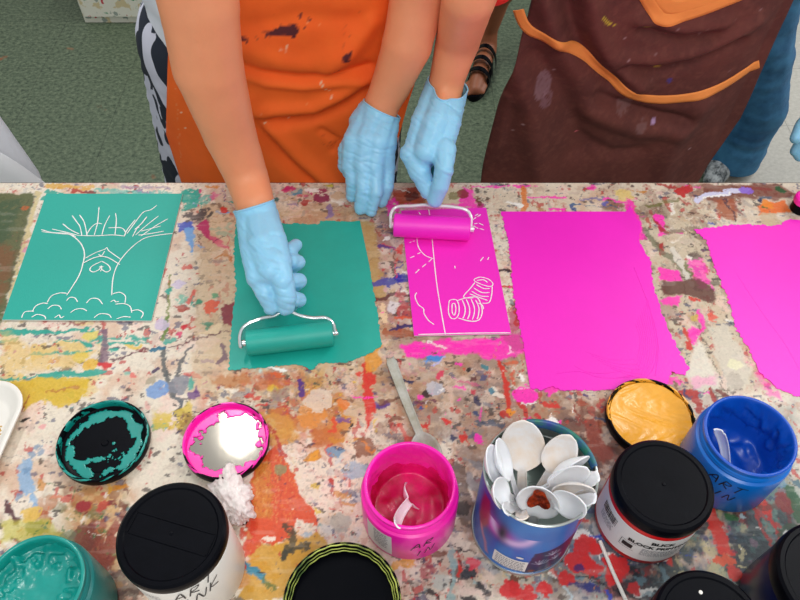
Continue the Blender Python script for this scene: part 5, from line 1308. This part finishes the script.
def apron(root, name, y_of, left, right, z0, z1, m, painter, step=.003, th=.0015):
    """hanging cloth sheet: x from left(z) to right(z), depth y_of(x,z)"""
    us = np.linspace(0, 1, int((right(z1) - left(z1)) / step)); zs = np.arange(z0, z1, step)
    def fn(X, Y):
        l = np.array([left(z) for z in Y]); r = np.array([right(z) for z in Y]); x = l + (r - l) * X
        return np.stack([x, y_of(x, Y), Y], 1)
    me, U_, V_ = grid_mesh(name, us, zs, fn)
    co = fn(U_, V_); Q = painter(co[:, 0].copy(), co[:, 2].copy()); Q.attr(me)
    o = link_mesh(name, me, m, root); md = o.modifiers.new('thick', 'SOLIDIFY'); md.thickness = th; md.offset = 1 if True else -1
    return o
def ridge(x, z, pts, w_, amp):
    d = np.full(np.shape(x), 1e9)
    for i in range(len(pts) - 1):
        ax, az = pts[i]; bx, bz = pts[i + 1]; ex, ez = bx - ax, bz - az; L = ex * ex + ez * ez + 1e-9
        t = np.clip(((x - ax) * ex + (z - az) * ez) / L, 0, 1); d = np.minimum(d, (x - ax - t * ex) ** 2 + (z - az - t * ez) ** 2)
    return amp * np.exp(-d / (w_ * w_))

# ---------- person in the orange apron
wA = atT(255,204,.094); eA = atD(199,4,.71); wB = atT(380,108,.102); eB = atD(417,2,.875)
armA = [(V3(-.35,.97,1.33),.055),(V3(-.31,.88,1.20),.048),(atD(190,-45,.68),.044),(eA,.0405),(atD(208,67,.76),.0385),(atD(230,135,.835),.0315),(atD(247,178,.875),.0270),(wA,.0245)]
armB = [(V3(-.02,.98,1.33),.055),(V3(.03,.93,1.18),.048),(atD(432,-50,.83),.040),(eB,.0355),(atD(407,45,.90),.0325),(atD(391,85,.94),.0270),(wB,.0240)]
hips = V3(-.185,1.00,.88); chest = V3(-.185,1.00,1.28)
legs1 = [[(hips + V3(-.108,0,-.06),.098),(V3(-.365,1.02,.48),.070),(V3(-.38,1.05,.10),.040),(V3(-.38,.97,.035),.035)],
         [(hips + V3(.095,0,-.06),.098),(V3(-.08,1.02,.48),.062),(V3(-.08,1.05,.10),.040),(V3(-.08,.97,.035),.035)]]
P1_ = figure('person', 'person in an orange apron and black and white leggings, both hands gloved blue', hips, .185, chest, .17, V3(-.185,.97,1.42), V3(-.185,.90,1.55), legs1,
             [armA, armB] + shrink(hA_meta + hA_fing + hB_meta + hB_fing), M['skin'])
glove(P1_, hA_meta + hA_fing, atT(255,209,.092), atD(230,135,.835), .0245)
glove(P1_, hB_meta + hB_fing, atT(379,111,.102), atD(391,85,.94), .0240)
def leg_mat():
    m = bpy.data.materials.new('patterned_leggings'); m.use_nodes = True; nt = m.node_tree; b = nt.nodes['Principled BSDF']; b.inputs['Roughness'].default_value = .8
    tc = nt.nodes.new('ShaderNodeTexCoord'); mp = nt.nodes.new('ShaderNodeMapping'); mp.inputs['Scale'].default_value = (1, 1, .42); nt.links.new(tc.outputs['Object'], mp.inputs[0])
    n = nt.nodes.new('ShaderNodeTexNoise'); n.inputs['Scale'].default_value = 24; n.inputs['Detail'].default_value = 1.0; n.inputs['Distortion'].default_value = 1.6; nt.links.new(mp.outputs[0], n.inputs[0])
    r = nt.nodes.new('ShaderNodeValToRGB'); r.color_ramp.elements[0].position = .505; r.color_ramp.elements[0].color = (*lin((28,36,52)), 1); r.color_ramp.elements[1].position = .52; r.color_ramp.elements[1].color = (*lin((206,208,224)), 1)
    nt.links.new(n.outputs['Fac'], r.inputs[0]); nt.links.new(r.outputs[0], b.inputs['Base Color']); return m
ch = []
for s in (-1, 0, 1): ch.append([(hips + V3(s * .074,0,-.05),.110),(hips + V3(s * .070,.0,.10),.106)])
ch += [[(p, r + .012) for p, r in L[:3]] for L in legs1]
organic('leggings', ch, leg_mat(), P1_, voxel=.006, smooth=4, cut=[(V3(0,0,1.005), V3(0,0,1))])
ch = []
for s in (-1, 0, 1): ch.append([(hips + V3(s * .076,0,-.02),.1155),(hips + V3(s * .072,0,.09),.115),(hips.lerp(chest,.5) + V3(s*.062,0,0),.104),(chest + V3(s*.085,0,.0),.100),(chest + V3(s*.09,0,.05),.08)])
for s, sh in ((-1, armA), (1, armB)): ch.append([(chest + V3(s*.11,0,.03),.075),(sh[0][0],.066),(sh[1][0],.060)])
organic('shirt', ch, M['white_cloth'], P1_, voxel=.006, smooth=4, cut=[(V3(0,0,.862), V3(0,0,-1))])
YA = .845
def XZ(px, py, Y=YA): p = atY(px, py, Y); return (p.x, p.z)
f1 = [([XZ(236,60),XZ(262,70),XZ(300,74),XZ(330,72),XZ(368,66)], .010, -.010), ([XZ(236,66),XZ(268,78),XZ(305,82),XZ(362,76)], .008, .007),
      ([XZ(368,88),XZ(345,104),XZ(320,116),XZ(285,122),XZ(262,120)], .010, -.012), ([XZ(370,78),XZ(345,92),XZ(315,106),XZ(272,108)], .011, .009),
      ([XZ(238,110),XZ(262,134),XZ(285,160),XZ(310,182)], .012, -.012), ([XZ(246,98),XZ(275,132),XZ(300,158),XZ(330,184)], .013, .010),
      ([XZ(240,40),XZ(280,56),XZ(310,60),XZ(345,46)], .016, .006), ([XZ(372,20),XZ(352,46),XZ(328,68)], .012, .008), ([XZ(418,60),XZ(412,120),XZ(400,184)], .010, .010),
      ([XZ(322,130),XZ(338,140),XZ(334,150)], .007, -.005), ([XZ(210,130),XZ(205,184)], .02, .008), ([XZ(250,20),XZ(300,10),XZ(360,16)], .014, -.005)]
def yo(x, z):
    y = YA + .045 * np.clip(np.abs(x + .165) / .19, 0, 1.3) ** 4 - .015 * sst(.75, .95, z)
    for p, w_, a in f1: y = y - ridge(x, z, p, w_, a)
    return y - .0015 * (fbm(x * 25, z * 25, 61, 3) - .5)
def po(U_, V_):
    Q = Painter(U_, V_, (253, 108, 30), .003, 120); X = lambda *a: [XZ(p, q) for p, q in a]
    Q.field(sst(.5, .7, fbm(U_ * 14, V_ * 14, 71, 4)) * .25, (240, 82, 14))
    for pts in (X((270,26),(282,20),(297,17),(300,24),(296,31),(284,29),(270,31)), X((242,28),(250,32),(249,36),(241,33)), X((345,44),(353,41),(350,52),(344,51)), X((264,25),(270,27),(268,31))): Q.poly(pts, (58, 14, 34), .95, .001, .12)
    for a, b, r in ((302,10,.003),(306,22,.0018),(258,32,.0012),(238,32,.0018),(311,15,.0018),(283,35,.0014),(300,54,.0013),(318,70,.001)): Q.dot(XZ(a, b), r, (70, 20, 40), .9)
    Q.line(X((330,66),(340,62),(341,58)), .0012, (120,40,30), .8); Q.line(X((345,20),(344,44)), .0008, (190,70,30), .6)
    Q.line(X((322,77),(326,84),(330,86)), .0014, (240,220,180), .9); Q.line(X((289,38),(287,45)), .001, (240,220,180), .9)
    for a, b in ((259,54),(262,110),(266,122),(288,122),(331,92),(283,43),(180,120),(184,136)): Q.dot(XZ(a, b), .0014, (246, 226, 190), .85)
    Q.line(X((174,72),(175,120),(177,182)), .0012, (250,150,90), .7); Q.line(X((322,136),(334,134),(340,140),(330,146),(320,142)), .0016, (214,76,20), .7)
    for i in range(60): Q.dot((random.uniform(-.34,.03), random.uniform(.72,.98)), random.uniform(.0004,.001), random.choice([(90,30,30),(250,190,130),(190,60,20)]), .6)
    return Q
fab = mat('orange_canvas', (240, 100, 30), .8, .35, 700, .03, 40, attr='paint', bdist=.0006)
lx = lambda z: -.366 + .33 * max(0, min(z, 1.05) - .72) ; rx = lambda z: -.012 + .235 * max(0, z - .70)
apron(P1_, 'apron', yo, lx, rx, .42, 1.34, fab, po)

# ---------- person in the brown apron
wC = atT(445,86,.128); eC = atD(469,-4,.815)
armC = [(V3(.17,1.00,1.30),.055),(V3(.135,.93,1.16),.047),(atD(479,-40,.79),.038),(eC,.0325),(atD(458,40,.905),.0293),(wC,.0235)]
hips = V3(.385,1.06,.88); chest = V3(.34,1.04,1.27)
legs2 = [[(hips + V3(-.08,0,-.06),.09),(V3(.31,1.08,.48),.060),(V3(.31,1.10,.10),.040),(V3(.31,1.02,.035),.035)],
         [(hips + V3(.08,0,-.06),.09),(V3(.42,1.08,.48),.060),(V3(.42,1.10,.10),.040),(V3(.42,1.02,.035),.035)]]
armC2 = [(V3(.51,1.04,1.30),.055),(V3(.55,.98,1.18),.046),(V3(.53,.88,1.14),.038),(V3(.47,.86,1.20),.028),(V3(.43,.86,1.24),.026),(V3(.38,.86,1.26),.018)]
P2_ = figure('person', 'person in a brown apron with orange trim, gloved hand on the pink roller', hips, .16, chest, .16, V3(.34,1.0,1.41), V3(.33,.93,1.54), legs2,
             [armC, armC2] + shrink(hC_meta + hC_fing, .0045), M['skin'])
glove(P2_, hC_meta + hC_fing, atT(446,86,.128), atD(457,44,.905), .0250, extra=.004)
ch = []
for s in (-1, 0, 1): ch.append([(hips + V3(s*.07,0,.06),.098),(hips.lerp(chest,.5) + V3(s*.055,0,0),.090),(chest + V3(s*.08,0,.0),.094),(chest + V3(s*.08,0,.05),.075)])
ch.append([(chest + V3(-.10,0,.03),.07),(armC[0][0],.064),(armC[1][0],.058),(atD(492,-26,.83),.036)])
ch.append([(chest + V3(.10,0,.03),.07),(armC2[0][0],.064),(armC2[1][0],.056)])
organic('shirt', ch, M['red_cloth'], P2_, voxel=.006, smooth=4)
organic('trousers', [[(hips + V3(s*.07,0,-.05),.097),(hips + V3(s*.07,0,.06),.094)] for s in (-1,0,1)] + [[(p, r + .012) for p, r in L[:3]] for L in legs2], M['dark_cloth'], P2_, voxel=.007, smooth=4)
YB = .90
XB = lambda *a: [XZ(p, q, YB) for p, q in a]
f2 = [(XB((566,-5),(572,30),(592,66),(612,84)), .016, -.020), (XB((590,-5),(596,30),(612,62),(640,84)), .014, .014), (XB((545,0),(552,20),(560,40)), .016, .014),
      (XB((622,66),(650,70),(690,62),(740,44)), .010, -.012), (XB((625,56),(655,58),(700,50),(760,24)), .012, .010), (XB((640,28),(680,36),(712,34)), .009, -.010), (XB((640,18),(680,26),(725,20)), .010, .009),
      (XB((600,98),(630,108),(660,116),(686,120)), .010, -.012), (XB((590,112),(640,130),(676,130)), .016, .012), (XB((536,60),(560,90),(575,130),(580,150)), .022, -.016), (XB((510,60),(530,110),(540,180)), .024, .018),
      (XB((585,140),(610,152),(640,150)), .012, -.007), (XB((700,110),(670,150),(660,184)), .02, .012), (XB((486,175),(500,150),(508,100)), .008, .006), (XB((640,0),(655,22)), .01, -.005)]
def yb(x, z):
    y = YB + .03 * np.clip(np.abs(x - .33) / .19, 0, 1.0) ** 4 - .01 * sst(.8, 1., z)
    for p, w_, a in f2: y = y - ridge(x, z, p, w_, a)
    return y - .002 * (fbm(x * 25, z * 25, 62, 3) - .5)
zt, zb_ = XZ(523,0,YB)[1], XZ(482,182,YB)[1]
XE = lambda *a: [XZ(p, q, YB + .03) for p, q in a]
cl = sorted([(b, a) for a, b in XE((528,0),(523,16),(514,50),(500,93),(483,163),(481,182))]); cr = sorted([(b, a) for a, b in XE((790,0),(753,90),(740,118),(697,180))])
def ip(tab):
    zz = [t[0] for t in tab]; xx = [t[1] for t in tab]
    def f(z):
        return float(np.interp(z, zz, xx)) if z > zz[0] else xx[0] + (zz[0] - z) * -.15
    return f
def pb(U_, V_):
    Q = Painter(U_, V_, (104, 50, 42), .002, 120)
    Q.field(sst(.35, .65, fbm(U_ * 20, V_ * 20, 81, 5)) * .5, (80, 36, 32)); Q.field(sst(.5, .75, fbm(U_ * 160, V_ * 160, 82, 3)) * .3, (128, 72, 60))
    for a, b, r, c_ in ((543,88,.014,(150,112,120)),(546,100,.010,(140,100,110)),(625,106,.012,(130,92,90)),(640,124,.008,(130,92,90))): Q.dot(XZ(a,b,YB), r, c_, .55, ry=r*1.4, patch=.46)
    Q.dot(XZ(578,137,YB), .0022, (240,110,120), .95); Q.dot(XZ(653,121,YB), .004, (190,150,190), .9, patch=.3); Q.dot(XZ(670,80,YB), .0035, (70,60,140), .8, patch=.3)
    Q.dot(XZ(645,23,YB), .005, (200,170,50), .95, ry=.002); Q.line(XB((600,12),(604,17),(608,20)), .003, (210,180,50), .9, patch=.3); Q.dot(XZ(613,22,YB), .0016, (210,180,50)); Q.line(XB((655,69),(662,69)), .003, (190,150,40), .9)
    for a, b in ((654,50),(700,34),(626,55),(628,66),(524,122),(552,121),(556,76),(690,150)): Q.dot(XZ(a,b,YB), .0016, (190,150,150), .8)
    for i in range(90): Q.dot((random.uniform(.12,.5), random.uniform(.72,1.0)), random.uniform(.0004,.001), random.choice([(150,110,100),(60,20,20),(190,150,150)]), .6)
    return Q
fabb = mat('brown_canvas', (104, 50, 42), .85, .5, 800, .10, 220, attr='paint', bdist=.0008)
Lb, Rb = ip(cl), ip(cr)
ap = apron(P2_, 'apron', yb, Lb, Rb, .42, 1.32, fabb, pb)
def trim(pts, w_):
    P = spline([(a, b, 0) for a, b in pts], 14); v = []; f = []
    for i, p in enumerate(P):
        t = (P[min(i+1,len(P)-1)] - P[max(i-1,0)]).normalized(); n_ = Vector((-t.y, t.x, 0))
        for k, s in enumerate((-1, -.5, 0, .5, 1)):
            q = p + n_ * s * w_ / 2; y = float(yb(np.array([q.x]), np.array([q.y]))[0]); v.append((q.x, y - .0022 - .0006 * (1 - abs(s)), q.y))
    for i in range(len(P) - 1):
        for k in range(4): a = i * 5 + k; f.append((a, a + 1, a + 6, a + 5))
    g = G(); g.add(v, f); o = g.obj('apron_trim', M['orange_trim'], P2_, sharp=0); md = o.modifiers.new('t', 'SOLIDIFY'); md.thickness = .0012; md.offset = 0
trim(XB((519,14),(524,26),(532,33),(548,38),(566,46),(584,58),(604,76),(624,90),(648,98),(680,98),(716,92),(748,81),(765,75)), .0145)
trim(XB((644,-8),(654,8),(663,15),(690,9),(726,-3),(750,-12)), .018)
trim(XB((655,-12),(670,3),(692,-1),(722,-10)), .024)

# ---------- bystander whose sandalled foot shows behind
def foot_chain(heel, toe, r=.032):
    d = toe - heel
    return [(heel + V3(0,0,.035), r), (heel + d*.35 + V3(0,0,.042), r*.98), (heel + d*.7 + V3(0,0,.028), r*.9), (heel + d*.92 + V3(0,0,.018), r*.62)]
toe = at(473,100,.0); heel = at(486,63,.0); toe.z = heel.z = .012
dk = (toe - heel).normalized(); knee = atD(503,-14,2.25); hipS = V3(.40,2.42,.88)
legS = [(heel + V3(0,.015,.045),.034),(heel + V3(0,.02,.10),.031),(heel.lerp(knee,.55) + V3(0,.01,.08),.045),(knee,.052),(hipS + V3(-.06,0,-.04),.08)]
off = V3(.30,.16,0)
legS2 = [(p + off, r) for p, r in legS[:4]] + [(hipS + V3(.08,0,-.04),.08)]
chS = V3(.44,2.42,1.27)
tS = [foot_chain(heel, toe), [(p + off, r) for p, r in foot_chain(heel, toe)], legS, legS2]
for i in range(5):
    b = toe + dk.cross(V3(0,0,1)) * (.030 - i * .014) - dk * (.0 + .006 * abs(i - 1)); tS.append([(b - dk*.03 + V3(0,0,.016), .011), (b + V3(0,0,.010), .0088)]); tS.append([(b + off - dk*.03 + V3(0,0,.016), .011), (b + off + V3(0,0,.010), .0088)])
P3_ = figure('person', 'person standing behind in black sandals and dark shorts, only a foot showing', hipS, .15, chS, .16, V3(.44,2.40,1.42), V3(.44,2.38,1.56), tS,
             [[(V3(.27,2.42,1.30),.05),(V3(.23,2.40,1.08),.04),(V3(.24,2.34,.92),.03),(V3(.25,2.30,.84),.026)],[(V3(.61,2.42,1.30),.05),(V3(.65,2.40,1.08),.04),(V3(.65,2.34,.92),.03),(V3(.64,2.30,.84),.026)]], M['skin_dark'])
organic('shorts', [[(hipS + V3(s*.06,0,-.03),.09),(hipS + V3(s*.06,0,.08),.09)] for s in (-1,0,1)] + [[(hipS + V3(-.06,0,-.04),.095),(knee + V3(.012,.01,.055),.068)],[(hipS + V3(.08,0,-.04),.095),(knee + off + V3(.012,.01,.055),.068)]], M['dark_cloth'], P3_, voxel=.008)
organic('shirt', [[(hipS + V3(s*.06,0,.08),.096),(chS + V3(s*.08,0,.04),.085)] for s in (-1,0,1)] + [[(chS+V3(-.12,0,.03),.065),(V3(.25,2.41,1.18),.055)],[(chS+V3(.12,0,.03),.065),(V3(.63,2.41,1.18),.055)]], M['grey_cloth'], P3_, voxel=.008)
for of in (V3(0,0,0), off):
    sd_ = dk.cross(V3(0,0,1)); hb = heel - dk * .035 + of; tb = toe + dk * .012 + of
    out = []
    for k in range(24):
        a = 2*math.pi*k/24; t = .5 - .5*math.cos(a); wd = (.030 + .012 * t) * math.sin(a); out.append(hb.lerp(tb, t) + sd_ * wd)
    g = G(); g.add([(p.x, p.y, .0005) for p in out] + [(p.x, p.y, .020) for p in out], [tuple(range(24))[::-1], tuple(range(24,48))] + [(k, (k+1)%24, 24+(k+1)%24, 24+k) for k in range(24)])
    so = g.obj('sandal', M['black_plastic'], P3_, sharp=40)
    for t, hgt in ((.25,.075),(.52,.070),(.72,.055)):
        b = heel.lerp(toe, t) + of; P = [b + sd_ * .042 * math.cos(a) + V3(0,0,.012 + hgt * math.sin(a)) for a in [math.pi * k / 14 for k in range(15)]]
        v = []; f = []
        for p in P: v += [p - dk*.010, p + dk*.010, p + dk*.010 + V3(0,0,.003), p - dk*.010 + V3(0,0,.003)]
        for i in range(14):
            for k in range(4): f.append((4*i+k, 4*i+(k+1)%4, 4*i+4+(k+1)%4, 4*i+4+k))
        g = G(); g.add(v, f); st_o = g.obj('strap', M['black_plastic'], None, sharp=40); st_o.data.transform(Matrix.Translation(-Vector(P3_.location))); st_o.parent = so

# ---------- bystander in jeans
def jeans_person():
    f0 = at(742,176,0); hipJ = V3(.86,1.72,.92); chJ = V3(.86,1.70,1.32); o2 = V3(-.20,.08,0)
    anK = V3(.992,1.64,.10); heelJ = V3(.99,1.68,.0); toeJ = V3(.90,1.55,.0)
    kx = V3(.895,1.66,.50)
    fc = foot_chain(heelJ, toeJ, .034)
    L1 = [(anK,.04),(kx,.058),(hipJ + V3(.07,0,-.04),.085)]; L2 = [(p + o2, r) for p, r in L1[:2]] + [(hipJ + V3(-.07,0,-.04),.085)]
    root = figure('person', 'person in blue jeans standing behind the brown apron on the right', hipJ, .16, chJ, .17, V3(0.860,1.68,1.46), V3(0.860,1.65,1.60), [L1, L2, fc, [(p + o2, r) for p, r in fc]],
        [[(V3(0.680,1.72,1.34),.05),(V3(0.650,1.72,1.10),.042),(V3(0.690,1.60,.98),.03),(V3(0.770,1.54,1.0),.028)],[(V3(1.040,1.72,1.34),.05),(V3(1.090,1.72,1.10),.042),(V3(1.050,1.60,.98),.03),(V3(0.970,1.54,1.0),.028)]], M['skin'])
    def jd(co):
        return .012 * (fbm(co[:, 0] * 10 + 9, co[:, 2] * 26 + 9, 91, 3) - .5)
    organic('jeans', [[(anK + V3(-.012,0,-.06),.080),(anK + V3(-.008,0,.10),.082),(kx + V3(.0,0,0),.084),(hipJ + V3(.07,0,-.04),.098)], [(anK + o2 + V3(0,0,-.05),.073),(kx + o2,.086),(hipJ + V3(-.07,0,-.04),.098)]] + [[(hipJ + V3(s*.07,0,-.03),.10),(hipJ + V3(s*.07,0,.08),.098)] for s in (-1,0,1)], M['denim'], root, voxel=.007, disp=jd, cut=[(V3(0,0,.028), V3(0,0,-1))])
    organic('shirt', [[(hipJ + V3(s*.07,0,.08),.102),(chJ + V3(s*.085,0,.04),.09)] for s in (-1,0,1)] + [[(chJ+V3(-.12,0,.03),.07),(V3(0.655,1.72,1.16),.056)],[(chJ+V3(.12,0,.03),.07),(V3(1.085,1.72,1.16),.056)]], M['grey_cloth'], root, voxel=.008)
    for of in (V3(0,0,0), o2):
        organic('shoe', [[(p + of, r + .006) for p, r in fc]], mat('grey_shoe', (46, 54, 60), .7, .3, 300, c2=(170,176,178), vscale=50), root, voxel=.005, cut=[(V3(0,0,.002), V3(0,0,-1))])
    # stitched side seam
    g = G(); P = [atD(728,176,1.99), atD(731,150,1.93), atD(734,110,1.86), atD(740,60,1.76)]
jeans_person()

# ---------- bystander at the right whose gloved fingertips show
hipR = V3(1.02,1.10,.90); chR = V3(1.02,1.10,1.30)
wR = V3(.78,.98,.83)
hR = [[(wR,.024),(atD(810,128,1.13),.022)], [(atD(813,122,1.13),.014),(atD(805,138,1.14),.011),(atD(796,151,1.15),.0085)], [(atD(817,128,1.13),.014),(atD(808,144,1.14),.0105),(atD(800,156,1.15),.0085)], [(atD(821,134,1.13),.013),(atD(815,150,1.14),.010),(atD(811,160,1.15),.008)], [(atD(825,140,1.13),.012),(atD(823,152,1.14),.010),(atD(821,160,1.15),.008)], [(atD(811,118,1.11),.014),(atD(801,128,1.10),.0100),(atD(796,138,1.10),.0085)]]
armR = [(V3(.86,1.10,1.32),.05),(V3(.82,1.08,1.08),.042),(V3(.79,1.02,.92),.032),(wR,.025)]
legR = [[(hipR+V3(-.07,0,-.04),.085),(V3(.95,1.12,.5),.06),(V3(.95,1.14,.1),.04),(V3(.95,1.06,.035),.035)],[(hipR+V3(.07,0,-.04),.085),(V3(1.12,1.12,.5),.06),(V3(1.12,1.14,.1),.04),(V3(1.12,1.06,.035),.035)]]
P5_ = figure('person', 'person just off the right edge, only gloved fingertips showing', hipR, .15, chR, .16, V3(1.02,1.08,1.44), V3(1.02,1.05,1.58), legR,
   [armR, [(V3(1.19,1.10,1.32),.05),(V3(1.24,1.08,1.08),.042),(V3(1.24,1.0,.92),.032),(V3(1.23,.98,.84),.026)]] + shrink(hR), M['skin'])
g_ = organic('glove', hR, M['glove'], P5_, voxel=.0022, smooth=4, grow=.0008)
organic('shirt', [[(hipR + V3(s*.06,0,.06),.092),(chR + V3(s*.08,0,.04),.085)] for s in (-1,0,1)] + [[(chR+V3(-.12,0,.03),.065),(V3(.83,1.09,1.16),.052)],[(chR+V3(.12,0,.03),.065),(V3(1.23,1.09,1.16),.052)]], M['grey_cloth'], P5_, voxel=.008)
organic('trousers', [[(hipR + V3(s*.06,0,-.03),.092),(hipR + V3(s*.06,0,.07),.09)] for s in (-1,0,1)] + [[(p, r+.012) for p, r in L[:3]] for L in legR], M['dark_cloth'], P5_, voxel=.008)

# ================================================================= BEHIND THE TABLE
# two large sheets of white paper standing against the far edge
def standing_sheet(pts_top, y0, lean, label, m):
    """pts_top: (px,py) outline of the top edge from right to left"""
    top = [atY(a, b, y0) for a, b in pts_top]; top = spline(top, 8); v = []; f = []; n = 14
    for i, p in enumerate(top):
        for k in range(n + 1):
            t = k / n; z = p.z + (.004 - p.z) * t
            v.append((p.x + lean[0] * t, p.y + lean[1] * t + .02 * math.sin(t * 3), z))
    for i in range(len(top) - 1):
        for k in range(n): a = i * (n + 1) + k; f.append((a, a + n + 1, a + n + 2, a + 1))
    g = G(); g.add(v, f); o = g.obj('paper_sheet', m, None, sharp=0); md = o.modifiers.new('t', 'SOLIDIFY'); md.thickness = .0006; md.offset = 0
    b = Vector((top[0].x, top[0].y, 0)); origin(o, b); return tag(o, label, 'paper', 'large white papers standing behind the table')
standing_sheet([(47,184),(36,176),(22,166),(8,157),(-12,146),(-60,120)], .93, (-.03, -.13), 'white paper curling up just behind the far left table edge, the nearer one', M['paper'])
standing_sheet([(39,172),(28,156),(16,139),(4,122),(-12,102),(-60,60)], .99, (-.03, -.13), 'greyer white paper standing behind the nearer one at far left', mat('paper_back', (232, 232, 238), .6, .1, 60))
# paint-splashed panel of a cabinet standing on the floor
def cabinet_mat():
    m = mat('splattered_white', (222, 220, 200), .6, .2, 60); nt = m.node_tree; b = nt.nodes['Principled BSDF']; tc = nt.nodes.new('ShaderNodeTexCoord'); prev = None
    for sc_, col, lo in ((14, (24, 140, 90), .60), (20, (206, 190, 150), .54), (26, (190, 60, 70), .68), (30, (150, 160, 150), .60)):
        n = nt.nodes.new('ShaderNodeTexNoise'); n.inputs['Scale'].default_value = sc_; n.inputs['Detail'].default_value = 5; mp = nt.nodes.new('ShaderNodeMapping'); mp.inputs['Location'].default_value = (sc_, 2, 3); nt.links.new(tc.outputs['Object'], mp.inputs[0]); nt.links.new(mp.outputs[0], n.inputs[0])
        r = nt.nodes.new('ShaderNodeValToRGB'); r.color_ramp.elements[0].position = lo; r.color_ramp.elements[1].position = lo + .03; nt.links.new(n.outputs['Fac'], r.inputs[0])
        mx = nt.nodes.new('ShaderNodeMix'); mx.data_type = 'RGBA'; nt.links.new(r.outputs[0], mx.inputs['Factor']); mx.inputs['B'].default_value = (*lin(col), 1)
        if prev: nt.links.new(prev, mx.inputs['A'])
        else: mx.inputs['A'].default_value = (*lin((222, 220, 206)), 1)
        prev = mx.outputs['Result']
    nt.links.new(prev, b.inputs['Base Color']); return m
pl = at(85.5, 22.5, 0); x0 = pl.x; y0 = pl.y
root = empty('low_cabinet', (x0 + .45, y0 + .2, 0), 'white cabinet splashed with green paint standing on the floor behind', 'cabinet')
cm = cabinet_mat()
g = G(); g.add(*box((x0, y0, .0005), (x0 + .9, y0 + .4, .62))); g.obj('cabinet_body', cm, root, smooth=False)
g = G(); g.add(*box((x0 - .01, y0 - .015, .62), (x0 + .91, y0 + .41, .645))); g.obj('cabinet_top', M['white_plastic'], root, smooth=False)
for k in (0, 1):
    g = G(); g.add(*box((x0 + .01 + k * .445, y0 - .012, .03), (x0 + .445 + k * .445, y0, .60))); d_ = g.obj('door', cm, root, smooth=False)
    g = G(); xk = x0 + (.40 if k == 0 else .49); v, f = tube([(xk, y0 - .012, .40), (xk, y0 - .034, .42), (xk, y0 - .034, .50), (xk, y0 - .012, .52)], .005, 8); g.add(v, f); h_ = g.obj('handle', M['steel_leg'], None); h_.data.transform(Matrix.Translation(-Vector(root.location))); h_.parent = d_
